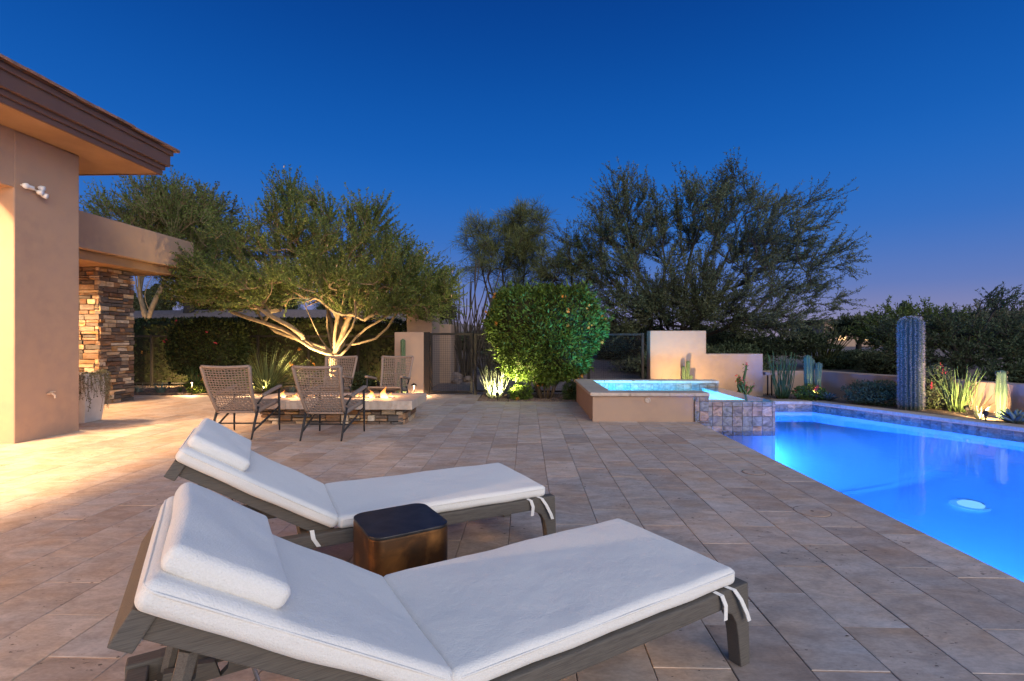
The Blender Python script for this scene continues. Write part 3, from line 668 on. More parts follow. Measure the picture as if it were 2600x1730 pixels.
# flat parapet porch with the stone pillar
BX = -7.75
P(MB().box(BX - 2.4, BX, hy1 + .02, 11.55, 2.88, 3.53), 'parapet', M['stucco'], house, bevel=.02, seg=3)
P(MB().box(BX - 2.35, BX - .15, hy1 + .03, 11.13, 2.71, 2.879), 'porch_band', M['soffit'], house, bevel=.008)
P(MB().box(BX - 2.9, BX - 2.36, hy1 + .02, 11.3, -.05, 3.45), 'porch_wall', M['stucco'], house)
SX, sy0, sy1 = -8.34, 9.62, 10.48
core = P(MB().box(SX - .9, SX - .06, sy0 + .06, sy1 - .06, -.02, 2.705), 'stone_pillar', M['joint'], house)
rr = random.Random(21)
def ledger(x0, x1, y0, y1, z0, z1, parent, faces, hmin, hmax, lmin, lmax, name='stone', proud=.03):
    """courses of split stone on the faces of a block; faces: list of (axis, fixed, a0, a1, sign)"""
    out = 0
    for axis, fixed, a0, a1, sg in faces:
        z = z0
        while z < z1 - .01:
            h = min(rr.uniform(hmin, hmax), z1 - z); h = z1 - z if z1 - z - h < .03 else h
            a = a0 - rr.uniform(0, .08); 
            while a < a1 - .005:
                L = rr.uniform(lmin, lmax); e_ = a + L
                if a1 - e_ < .05: e_ = a1
                s_ = max(a, a0 - rr.uniform(0, .02)); pr_ = rr.uniform(.004, proud); w = .004
                sub = [(z, z + h)]
                if h > .09 and rr.random() < .45: m_ = z + h * rr.uniform(.4, .6); sub = [(z, m_), (m_, z + h)]
                for (za, zb) in sub:
                    b = MB(); j = lambda q=.007: rr.uniform(-q, q)
                    lo, hi = (fixed - pr_, fixed + .075) if sg < 0 else (fixed - .075, fixed + pr_)
                    ins = .006
                    if axis == 'x':
                        yo, yi = (lo, hi) if sg < 0 else (hi, lo)
                        v_ = [(s_ + w, yi, za + w), (e_ - w, yi, za + w), (e_ - w, yi, zb - w), (s_ + w, yi, zb - w), (s_ + w + ins + j(), yo + j(.008), za + w + ins * .5 + j(.004)), (e_ - w - ins + j(), yo + j(.008), za + w + ins * .5 + j(.004)), (e_ - w - ins + j(), yo + j(.008), zb - w - ins * .5 + j(.004)), (s_ + w + ins + j(), yo + j(.008), zb - w - ins * .5 + j(.004))]
                        f = [(4, 5, 6, 7), (0, 1, 5, 4), (1, 2, 6, 5), (2, 3, 7, 6), (3, 0, 4, 7)]
                    else:
                        xo, xi = (hi, lo) if sg > 0 else (lo, hi)
                        v_ = [(xi, s_ + w, za + w), (xi, e_ - w, za + w), (xi, e_ - w, zb - w), (xi, s_ + w, zb - w), (xo + j(.008), s_ + w + ins + j(), za + w + ins * .5 + j(.004)), (xo + j(.008), e_ - w - ins + j(), za + w + ins * .5 + j(.004)), (xo + j(.008), e_ - w - ins + j(), zb - w - ins * .5 + j(.004)), (xo + j(.008), s_ + w + ins + j(), zb - w - ins * .5 + j(.004))]
                        f = [(4, 5, 6, 7), (0, 1, 5, 4), (1, 2, 6, 5), (2, 3, 7, 6), (3, 0, 4, 7)]
                    b.add(v_, f); o_ = b.build(name, M['stone'], parent); o_.matrix_parent_inverse = Matrix.Translation(-Vector(house.location)) if parent is core else Matrix.Translation(-Vector(parent.location)); out += 1
                a = e_
            z += h
    return out
core.matrix_parent_inverse = Matrix.Translation(-Vector(house.location))
ns = 0
def pillar_faces():
    rr.seed(4)
    return ledger(0, 0, 0, 0, -.01, 2.70, core, [('x', sy0, SX - .62, SX + .015, -1), ('y', SX, sy0 - .005, sy1, 1)], .055, .125, .11, .36, proud=.035)
for_core = pillar_faces()
for ch in core.children: ch.matrix_parent_inverse = Matrix.Identity(4)
core.matrix_parent_inverse = Matrix.Translation(-Vector(house.location))
# wall fittings
fl = empty('flood_light', (HX, at(47, 6.3).y, 0), label='small white twin headed security light on the house wall', cat='light')
p = (HX + .0, 6.22, zat(474, 6.35))
P(MB().box(HX + .001, HX + .035, p[1] - .06, p[1] + .06, p[2] - .02, p[2] + .03), 'base', M['white_plastic'], fl, bevel=.008)
for dy, dz in ((-.10, .0), (.07, -.03), (.13, -.055), (.09, .03)):
    t = MB(); t.lathe([(.018, 0), (.03, .02), (.036, .06), (.03, .066), (0, .07)], 14); q = MB(); rot = Vector((.8, dy * 3, -.25)).to_track_quat('Z', 'Y').to_matrix()
    q.add([rot @ Vector(v_) + Vector((HX + .05, p[1] + dy, p[2] + dz)) for v_ in t.v], t.f); P(q, 'lamp_head', M['white_plastic'], fl, smooth=True)
P(MB().tube([(HX + .03, p[1] - .12, p[2]), (HX + .045, p[1], p[2] - .005), (HX + .04, p[1] + .13, p[2] - .03)], .008, 6), 'arm', M['white_plastic'], fl)
sp = empty('hose_tap', (HX, 6.50, 0), label='brass hose tap low on the stucco house wall', cat='tap')
zt = zat(1001, 6.62)
P(MB().tube([(HX + .001, 6.50, zt), (HX + .05, 6.50, zt), (HX + .085, 6.50, zt - .02), (HX + .09, 6.50, zt - .06)], .014, 8), 'spout', M['coping'], sp)
P(MB().lathe([(.03, 0), (.032, .008), (.0, .012)], 12, (HX + .055, 6.50, zt + .02)), 'handle', M['coping'], sp)
P(MB().lathe([(.035, -.01), (.035, .01)], 12, (HX + .02, 6.50, zt)), 'collar', M['stucco'], sp)
# porch and patio lamps: recessed cans in the ceilings
def can(loc, power, label, cone=150, group=None, col=WARM):
    e_ = empty('recessed_light', loc, label=label, cat='light', group=group)
    P(MB().lathe([(.085, .0), (.085, -.012), (.06, -.012), (.055, .0)], 20, loc), 'trim', M['white_plastic'], e_)
    P(MB().lathe([(.055, -.003), (.0, -.002)], 16, loc), 'bulb', emis('warm bulb', (1, .75, .45), 6), e_)
    lamp('glow', 'SPOT', (loc[0], loc[1], loc[2] - .05), power, col, e_, .14, (loc[0], loc[1], 0), cone, .5)
for y_, pw in ((3.85, 3900), (1.4, 3600), (-1.2, 3200)): can((HX - 1.16, y_, 4.199), pw, 'round recessed light in the covered patio ceiling', group='patio ceiling lights')
can((SX - .55, 8.35, 2.709), 1500, 'round recessed light under the porch roof before the stone pillar')

# unseen pier and lantern, added to warm the left paving and lounger heads
P(MB().box(HX - .55, HX, -1.1, -.2, -.08, 3.169), 'wall_pier', M['stucco'], house, bevel=.018, seg=3)
wl_ = empty('added_lantern', (HX, -.65, 0), label='added unseen warm lantern on the nearer stucco pier of the patio', cat='lantern')
P(MB().box(HX + .002, HX + .03, -.72, -.58, 1.95, 2.25), 'back_plate', M['dark_metal'], wl_, bevel=.004)
P(MB().lathe([(.06, 1.97), (.075, 1.98), (.075, 2.0)], 14, (HX + .12, -.65, 0)), 'base', M['dark_metal'], wl_)
P(MB().lathe([(.06, 2.001), (.065, 2.2)], 14, (HX + .12, -.65, 0)), 'shade', emis('added lantern glass', (1, .7, .36), 5), wl_)
P(MB().lathe([(.09, 2.201), (.05, 2.25), (.0, 2.26)], 14, (HX + .12, -.65, 0)), 'cap', M['dark_metal'], wl_)
lamp('glow', 'POINT', (HX + .36, -.65, 2.1), 800, WARM, wl_, .09)
# ================================================================== FIRE PIT
FX0, FX1, FY0, FY1 = -4.22, -1.69, 7.42, 8.52
fire = empty('fire_pit', ((FX0 + FX1) / 2, (FY0 + FY1) / 2, 0), label='long low fire pit with travertine top, stacked stone base and lit burner', cat='fire pit')
fb = P(MB().box(FX0 + .22, FX1 - .22, FY0 + .22, FY1 - .14, -.02, .243), 'base', M['joint'], fire)
rr.seed(31)
ledger(0, 0, 0, 0, -.005, .240, fire, [('x', FY0 + .17, FX0 + .17, FX1 - .17, -1), ('y', FX1 - .17, FY0 + .17, FY1 - .1, 1)], .05, .10, .10, .30, name='stone', proud=.03)
TX0, TX1, TY0, TY1 = -3.98, -2.02, 7.80, 8.12       # burner trough
def topslab(x0, x1, y0, y1): P(MB().box(x0 + .001, x1 - .001, y0 + .001, y1 - .001, .244, .374), 'top_tile', M['coping'], fire, bevel=.004, seg=1)
for i in range(8):
    a, c = FX0 + i * (FX1 - FX0) / 8, FX0 + (i + 1) * (FX1 - FX0) / 8
    topslab(a, c, FY0, TY0); topslab(a, c, TY1, FY1)
topslab(FX0, TX0, TY0, TY1); topslab(TX1, FX1, TY0, TY1)
P(MB().box(TX0 + .002, TX1 - .002, TY0 + .002, TY1 - .002, .26, .30), 'burner_pan', M['dark_metal'], fire)
rr2 = random.Random(8)
for i in range(70):
    cx_, cy_ = rr2.uniform(TX0 + .05, TX1 - .05), rr2.uniform(TY0 + .04, TY1 - .04); s = rr2.uniform(.03, .055)
    bm_ = bmesh.new(); bmesh.ops.create_icosphere(bm_, subdivisions=1, radius=s)
    for v_ in bm_.verts: v_.co *= rr2.uniform(.75, 1.2); v_.co.z *= .75
    me = bpy.data.meshes.new('lava_rock'); bm_.to_mesh(me); bm_.free(); o = mobj('lava_rock', me, M['lava'], fire); o.location = (cx_ - fire.location.x, cy_ - fire.location.y, .335 + rr2.uniform(-.01, .035))
fm = bpy.data.materials.new('flame'); fm.use_nodes = True; n, l = nodes(fm); n.remove(n['Principled BSDF'])
tcn = n.new('ShaderNodeTexCoord'); sp_ = n.new('ShaderNodeSeparateXYZ'); l.new(tcn.outputs['Generated'], sp_.inputs[0])
rp = n.new('ShaderNodeValToRGB'); l.new(sp_.outputs['Z'], rp.inputs[0]); el = rp.color_ramp.elements
el[0].color = (.75, .65, 1.0, 1); el[1].color = (1.0, .22, .03, 1); e_ = el.new(.25); e_.color = (1.0, .72, .38, 1); e_ = el.new(.55); e_.color = (1.0, .45, .10, 1)
em = n.new('ShaderNodeEmission'); l.new(rp.outputs[0], em.inputs[0]); em.inputs[1].default_value = 2.6
lw_ = n.new('ShaderNodeLayerWeight'); lw_.inputs[0].default_value = .45
ns_ = n.new('ShaderNodeTexNoise'); ns_.inputs['Scale'].default_value = 3.2; l.new(tcn.outputs['Generated'], ns_.inputs['Vector'])
m1 = n.new('ShaderNodeMath'); m1.operation = 'MULTIPLY_ADD'; l.new(sp_.outputs['Z'], m1.inputs[0]); m1.inputs[1].default_value = .55; l.new(lw_.outputs['Facing'], m1.inputs[2])
m2 = n.new('ShaderNodeMath'); m2.operation = 'ADD'; m2.use_clamp = True; l.new(m1.outputs[0], m2.inputs[0]); m3 = n.new('ShaderNodeMath'); m3.operation = 'MULTIPLY_ADD'; l.new(ns_.outputs['Fac'], m3.inputs[0]); m3.inputs[1].default_value = .9; m3.inputs[2].default_value = -.45; l.new(m3.outputs[0], m2.inputs[1])
tb = n.new('ShaderNodeBsdfTransparent'); mx = n.new('ShaderNodeMixShader'); l.new(m2.outputs[0], mx.inputs[0]); l.new(em.outputs[0], mx.inputs[1]); l.new(tb.outputs[0], mx.inputs[2]); l.new(mx.outputs[0], n['Material Output'].inputs[0])
M['flame'] = fm
def flame(x, y, z, h, r, seed):
    r_ = random.Random(seed); prof = []
    for i in range(9):
        t = i / 8; prof.append((r * (math.sin(math.pi * min(1, t * .8 + .18)) ** .8) * (1 - t * .75) + .002, t * h))
    b = MB(); nseg = 10; ph = r_.uniform(0, 6)
    vs_ = []
    for i, (q, z_) in enumerate(prof):
        dx, dy = .35 * r * math.sin(i * .8 + ph) * i / 8, .25 * r * math.cos(i * .7 + ph) * i / 8
        for j in range(nseg):
            a = 2 * math.pi * j / nseg; k_ = 1 + .25 * math.sin(3 * a + i * .7 + ph); vs_.append((x + dx + q * k_ * math.cos(a), y + dy + q * k_ * .7 * math.sin(a), z + z_))
    b.add(vs_, [(i * nseg + j, i * nseg + (j + 1) % nseg, (i + 1) * nseg + (j + 1) % nseg, (i + 1) * nseg + j) for i in range(8) for j in range(nseg)])
    P(b, 'flame', M['flame'], fire, smooth=True)
fy = (TY0 + TY1) / 2
for i, (u, h, r) in enumerate(((706, .06, .04), (720, .14, .07), (738, .05, .035), (752, .09, .05), (766, .05, .03), (800, .06, .04), (838, .05, .04), (862, .06, .04), (905, .08, .05), (917, .09, .06), (938, .14, .08), (951, .07, .045), (963, .06, .04), (978, .21, .085), (991, .10, .05))):
    flame(at(u, fy + .06).x, fy + (-.05 if i % 2 else .05), .35, h * .9, r * .8, i)
for u in (740, 930, 978): lamp('glow', 'POINT', (at(u, fy).x, fy, .52), 14, (1, .5, .18), fire, .08)

# ================================================================== WOVEN LOUNGE CHAIRS
def make_chair():
    c = empty('lounge_chair', label='x', cat='chair', group='woven rope chairs round the fire pit')
    def back(u, v_):                                  # u -1..1 across, v 0..1 up the back
        hw = .245 + .055 * v_; x_ = u * hw
        y_ = .155 - .275 * v_ - .06 * math.sin(math.pi * v_) * .5 - .035 * (1 - u * u) * (.4 + .6 * v_); z_ = .345 + .605 * v_ - .012 * (1 - u * u) * v_
        return Vector((x_, y_, z_))
    def seat(u, v_):
        hw = .245 + .05 * v_; return Vector((u * hw, .155 + .545 * v_, .345 + .085 * v_ - .035 * (1 - u * u) * math.sin(math.pi * (v_ * .9 + .08)) - .02 * v_ * v_ * 0))
    def weave(fn, nu, nv, name, nrm_):
        b = MB(); r_ = random.Random(1)
        for i in range(nu):
            u = -1 + 2 * (i + .5) / nu
            b.tube([fn(u + r_.uniform(-.006, .006), j / nv) + nrm_ * (.0045 * (1 if (i + j) % 2 else -1)) for j in range(nv + 1)], .0062, 4, cap=False)
        for j in range(1, nv):
            v_ = (j + .0) / nv; dense = j in (nv // 2,)
            b.tube([fn(-1 + 2 * i / nu, v_ + r_.uniform(-.004, .004)) + nrm_ * (.0045 * (-1 if (i + j) % 2 else 1)) for i in range(nu + 1)], .0072 if not dense else .012, 4, cap=False)
        return tag(b.build(name, M['rope'], c), kind='stuff')
    weave(back, 15, 19, 'woven_back', Vector((0, -.9, -.4))); weave(seat, 15, 16, 'woven_seat', Vector((0, -.1, 1)))
    for s in (-1, 1):
        b = MB(); b.tube([back(s, k_ / 10) for k_ in range(11)], .023, 8); b.build('back_post', M['rope'], c, smooth=True)
        b = MB(); pts = [seat(s, k_ / 6) for k_ in range(7)]
        b.tube([p_ - Vector((0, 0, .012)) for p_ in pts], .017, 8, flat=1.9); b.build('seat_rail', M['rope'], c, smooth=True)
        b = MB(); b.tube([(s * .265, 0, 0), (s * .262, .09, .20), (s * .262, .19, .40)], [.011, .017, .017], 8); b.build('leg', M['charcoal'], c, smooth=True)
        b = MB(); b.tube([(s * .318, .705, 0), (s * .316, .70, .30), (s * .312, .695, .60)], [.011, .017, .016], 8); b.build('leg', M['charcoal'], c, smooth=True)
        b = MB(); b.tube([(s * .264, .045, .10), (s * .314, .70, .335)], .013, 8); b.build('side_brace', M['charcoal'], c, smooth=True)
        V_, F_ = rounded_box(.030, .265, .020, .017, 6); V_[:, 2] += -.004 * (V_[:, 1] / .265) ** 2
        Mx = Matrix.Translation((s * .318, .475, .590)) @ Matrix.Rotation(R(8.5), 4, 'X'); b = MB(); b.add([Mx @ Vector(p_) for p_ in V_], F_); b.build('armrest', M['rope'], c, smooth=True)
        b = MB(); b.tube([(s * .316, .235, .552), (s * .30, .18, .50), (s * .272, .15, .44)], .012, 6); b.build('arm_support', M['charcoal'], c, smooth=True)
    b = MB(); b.tube([back(-1 + 2 * k_ / 10, 1.0) for k_ in range(11)], .020, 8); b.build('top_rail', M['rope'], c, smooth=True)
    b = MB(); b.tube([seat(-1 + 2 * k_ / 8, 1.0) for k_ in range(9)], .018, 8); b.build('front_rail', M['rope'], c, smooth=True)
    b = MB(); b.tube([back(-1 + 2 * k_ / 8, .02) + Vector((0, 0, -.02)) for k_ in range(9)], .014, 8); b.build('rear_rail', M['rope'], c, smooth=True)
    b = MB(); b.tube([(-.28, .25, .172), (.28, .25, .172)], .011, 6); b.build('cross_brace', M['charcoal'], c)
    return c
ch0 = make_chair()
spots = [((-3.79, 6.36), 3, 'taupe woven rope chair with its back to the house paving, nearer the stone pillar'),
         ((-2.60, 6.31), -1, 'taupe woven rope chair with its back to the loungers, nearer the spa'),
         ((-3.60, 9.62), 181, 'taupe woven rope chair behind the fire pit, in front of the lit tree trunk'),
         ((-2.50, 9.60), 178, 'taupe woven rope chair behind the fire pit, in front of the gate pillar')]
for i, (xy, a, lb) in enumerate(spots):
    o = ch0 if i == 0 else copy_tree(ch0)
    o.location = (*xy, 0); o.rotation_euler = (0, 0, R(a)); o['label'] = lb

# ================================================================== SUN LOUNGERS
def smooth_mesh(V_, F_, name, m, parent, Mx=None):
    b = MB(); b.add([Mx @ Vector(p_) for p_ in V_] if Mx is not None else V_, F_); return b.build(name, m, parent, smooth=True)
BA = R(32); HB = 1.305                                # backrest angle, hinge
def make_lounger():
    c = empty('sun_lounger', label='x', cat='sun lounger', group='cushioned teak sun loungers')
    W = .345
    for s in (-1, 1):
        y0, y1 = (W - .055, W) if s > 0 else (-W, -W + .055)
        b = MB(); b.box(.085, 2.06, y0, y1, .258, .326); b.build('side_rail', M['wood'], c, bevel=.006)
        for f_ in (0, 1):                              # tapered legs with a rounded shoulder
            prof = [(0, .3265), (-.012, .0), (.045, .0), (.062, .13), (.075, .185), (.10, .225), (.145, .2475), (.145, .3265)]
            if f_: prof = [(1.98 - p_[0], p_[1]) for p_ in prof][::-1]
            nn = len(prof); b = MB()
            b.add([(x_, y0 - .001, z_) for x_, z_ in prof] + [(x_, y1 + .001, z_) for x_, z_ in prof], [tuple(range(nn)), tuple(range(2 * nn - 1, nn - 1, -1))] + [(i, i + nn, (i + 1) % nn + nn, (i + 1) % nn) for i in range(nn)])
            b.build('leg', M['wood'], c, bevel=.005)
    for x_ in (.02, .72, 1.40, 2.0):
        b = MB(); b.box(x_, x_ + .055, -W + .056, W - .056, .25, .315); b.build('cross_rail', M['wood'], c, bevel=.004)
    for i in range(9):
        b = MB(); x_ = .12 + i * .132; b.box(x_, x_ + .06, -W + .0565, W - .0565, .316, .324); b.build('slat', M['wood'], c)
    V_, F_ = rounded_box(.615, .338, .034, .027, 16, puff=.007, wob=.0026, seed=1); smooth_mesh(V_, F_, 'seat_cushion', M['fabric'], c, Matrix.Translation((.055 + .615, 0, .3605)))
    Mb = Matrix.Translation((HB, 0, .292)) @ Matrix.Rotation(-BA, 4, 'Y')
    for s in (-1, 1):
        y0, y1 = (W - .100, W - .058) if s > 0 else (-W + .058, -W + .100)
        b = MB(); b.prism([(.0, y0), (.80, y0), (.80, y1), (.0, y1)], -.028, .03, Mb); b.build('back_rail', M['wood'], c, bevel=.005)
    for i in range(6):
        b = MB(); x_ = .06 + i * .125; b.box(x_, x_ + .06, -W + .101, W - .101, .012, .026, Mb); b.build('back_slat', M['wood'], c)
    b = MB(); b.box(.765, .815, -W + .04, W - .04, -.05, .03, Mb); b.build('head_rail', M['wood'], c, bevel=.005)
    V_, F_ = rounded_box(.405, .338, .034, .027, 14, puff=.007, wob=.0026, seed=2); bc = smooth_mesh(V_, F_, 'back_cushion', M['fabric'], c, Mb @ Matrix.Translation((.42, 0, .066)))
    # head pillow: a box cushion on the top third, its cover folding over the head end
    V_, F_ = rounded_box(.145, .295, .030, .024, 12, puff=.008, wob=.004, seed=3); smooth_mesh(V_, F_, 'pillow', M['fabric'], c, Mb @ Matrix.Translation((.672, 0, .130)) @ Matrix.Rotation(R(-3), 4, 'Y'))
    # piping along the cushion edges
    def piping(hx, hy, z_, Mx, parent):
        b = MB(); r_ = .03; pts = []
        for cx_, cy_, a0 in ((hx - r_, hy - r_, 0), (-hx + r_, hy - r_, 90), (-hx + r_, -hy + r_, 180), (hx - r_, -hy + r_, 270)):
            for k_ in range(4): a = R(a0 + k_ * 30); pts.append(Mx @ Vector((cx_ + (r_ + .001) * math.cos(a), cy_ + (r_ + .001) * math.sin(a), z_)))
        pts.append(pts[0]); b.tube(pts, .0035, 5, cap=False); b.build('piping', M['fabric'], c, smooth=True)
    piping(.613, .336, .016, Matrix.Translation((.055 + .615, 0, .3605)), c); piping(.403, .336, .016, Mb @ Matrix.Translation((.42, 0, .066)), c)
    # welt standing up in the fold between seat and back
    b = MB(); b.tube([(HB - .013 + .004 * math.sin(k_ * 1.3), -.335 + .67 * k_ / 12, .385 + .005 * math.sin(k_ * 2.1)) for k_ in range(13)], .009, 7, flat=1.5); b.build('fold_welt', M['fabric'], c, smooth=True)
    # props that hold the back up, standing in toothed rails
    for s in (-1, 1):
        top = Mb @ Vector((.66, s * (W - .09), -.035)); b = MB(); b.tube([top, (1.955, s * (W - .09), .30)], [.022, .017], 6); b.build('prop', M['wood'], c)
        prof = [(1.50, .262)] + [q for i in range(5) for q in ((1.56 + i * .085, .262), (1.575 + i * .085, .312), (1.62 + i * .085, .318), (1.625 + i * .085, .280))] + [(2.0, .262)]
        y0, y1 = (W - .14, W - .112) if s > 0 else (-W + .112, -W + .14); nn = len(prof); b = MB()
        b.add([(x_, y0, z_) for x_, z_ in prof] + [(x_, y1, z_) for x_, z_ in prof], [tuple(range(nn)), tuple(range(2 * nn - 1, nn - 1, -1))] + [(i, i + nn, (i + 1) % nn + nn, (i + 1) % nn) for i in range(nn)]); b.build('toothed_rail', M['wood'], c)
        b = MB(); b.tube([Mb @ Vector((.52, s * (W - .105), -.03)), (1.70, s * (W - .105), .33)], .005, 6); b.build('support_rod', M['chrome'], c)
    # fabric ties at the foot and the fold
    for pts in ([(.185, .325, .328), (.175, .352, .322), (.165, .362, .285), (.175, .368, .235)], [(.115, .325, .330), (.10, .352, .325), (.075, .364, .285), (.045, .370, .225), (.035, .372, .195)],
                [(HB - .12, .325, .330), (HB - .125, .350, .322), (HB - .14, .358, .29)], [(HB + .10, .325, .345), (HB + .095, .352, .31), (HB + .07, .358, .27)]):
        b = MB(); n_ = len(pts); w = .010
        vs_ = [(x_ - w, y_, z_) for x_, y_, z_ in pts] + [(x_ + w, y_, z_) for x_, y_, z_ in pts] + [(x_ - w, y_ + .003, z_ + .001) for x_, y_, z_ in pts] + [(x_ + w, y_ + .003, z_ + .001) for x_, y_, z_ in pts]
        fs = [(i, i + 1, n_ + i + 1, n_ + i) for i in range(n_ - 1)] + [(2 * n_ + i + 1, 2 * n_ + i, 3 * n_ + i, 3 * n_ + i + 1) for i in range(n_ - 1)] + [(i, 2 * n_ + i, 2 * n_ + i + 1, i + 1) for i in range(n_ - 1)] + [(n_ + i + 1, 3 * n_ + i + 1, 3 * n_ + i, n_ + i) for i in range(n_ - 1)]
        b.add(vs_, fs); b.build('tie', M['fabric'], c)
    return c
lg = make_lounger()
for i, (x_, y_, d, lb) in enumerate(((.70, 2.33, (-.842, -.54), 'white cushioned teak lounger with loose ties at its foot, before the bronze table'),
                                     (.015, 3.435, (-.88, -.475), 'white cushioned grey teak lounger behind the bronze side table, nearer the fire pit'))):
    o = lg if i == 0 else copy_tree(lg)
    o.location = (x_, y_, 0); o.rotation_euler = (0, 0, math.atan2(d[1], d[0])); o['label'] = lb

# ================================================================== BRONZE SIDE TABLE
bm_ = bpy.data.materials.new('bronze with painted glints'); bm_.use_nodes = True; n, l = nodes(bm_); p = n['Principled BSDF']
tcn = n.new('ShaderNodeTexCoord'); t1 = n.new('ShaderNodeTexNoise'); t1.inputs['Scale'].default_value = 5; t1.inputs['Detail'].default_value = 8; t1.inputs['Distortion'].default_value = .6; l.new(tcn.outputs['Object'], t1.inputs['Vector'])
rp = n.new('ShaderNodeValToRGB'); l.new(t1.outputs['Fac'], rp.inputs[0]); el = rp.color_ramp.elements
el[0].position = .36; el[0].color = (.035, .022, .014, 1); el[1].position = .70; el[1].color = (.26, .115, .035, 1); e_ = el.new(.5); e_.color = (.075, .036, .016, 1)  # bronze tone, with reflected orange house light painted in as mottling
l.new(rp.outputs[0], p.inputs['Base Color']); p.inputs['Metallic'].default_value = .85; p.inputs['Roughness'].default_value = .42
bp = n.new('ShaderNodeBump'); bp.inputs['Strength'].default_value = .15; l.new(t1.outputs['Fac'], bp.inputs['Height']); l.new(bp.outputs[0], p.inputs['Normal'])
M['bronze'] = bm_
M['table_top'] = mat('blackened bronze top', (.035, .034, .036), .38, .5, var=(.055, .05, .05), vscale=5, bump=.1, bscale=14, var2=(.025, .024, .026), v2scale=16)
st = empty('side_table', (-.595, 2.36, 0), math.atan2(-.54, -.842), 'dark bronze drum side table with rounded corners between the two loungers', 'side table')
def rsq(h, r_, n_=8): return [(sx * (h - r_) + r_ * math.cos(R(a0 + 90 * k_ / n_)), sy * (h - r_) + r_ * math.sin(R(a0 + 90 * k_ / n_))) for sx, sy, a0 in ((1, 1, 0), (-1, 1, 90), (-1, -1, 180), (1, -1, 270)) for k_ in range(n_ + 1)]
b = MB(); rings = [(.176, 0.0), (.182, .012), (.184, .20), (.184, .428), (.182, .437)]; q = [rsq(h, .062) for h, _ in rings]; k_ = len(q[0])
b.add([(x_, y_, z_) for (h, z_), r_ in zip(rings, q) for x_, y_ in r_], [(i * k_ + j, i * k_ + (j + 1) % k_, (i + 1) * k_ + (j + 1) % k_, (i + 1) * k_ + j) for i in range(4) for j in range(k_)]); b.build('drum', M['bronze'], st, smooth=True)
b = MB(); b.prism(rsq(.1835, .064), .4375, .4505); b.build('top', M['table_top'], st, bevel=.003, seg=2)

# ================================================================== PLANTER BY THE PILLAR
pt = empty('planter_pot', (-6.98, 7.70, 0), R(8), 'tall white tapered square pot with a trailing plant beside the house wall', 'planter')
b = MB(); b.add([(s * w * a, s2 * w * a, z_) for a, w, z_ in ((1, .19, 0), (1, .26, .76)) for s, s2 in ((-1, -1), (1, -1), (1, 1), (-1, 1))] + [(s * .225, s2 * .225, .76) for s, s2 in ((-1, -1), (1, -1), (1, 1), (-1, 1))] + [(s * .215, s2 * .215, .68) for s, s2 in ((-1, -1), (1, -1), (1, 1), (-1, 1))],
      [(3, 2, 1, 0)] + [(i + 4 * j, (i + 1) % 4 + 4 * j, (i + 1) % 4 + 4 * j + 4, i + 4 * j + 4) for j in range(3) for i in range(4)] + [(12, 13, 14, 15)])
b.build('pot', M['white_pot'], pt, bevel=.008)
# slim metal post with a cap at the end of the stepped wall
gp = empty('service_post', (5.62, 11.75, 0), label='small capped post with two dark pipes beside the end of the stepped wall', cat='post')
for dx in (-.07, .02): P(MB().tube([(5.62 + dx, 11.75, -.05), (5.62 + dx, 11.75, .46)], .017, 8), 'pipe', M['dark_metal'], gp, smooth=True)
P(MB().box(5.46, 5.78, 11.65, 11.85, .461, .53), 'cap', M['stucco'], gp, bevel=.008)
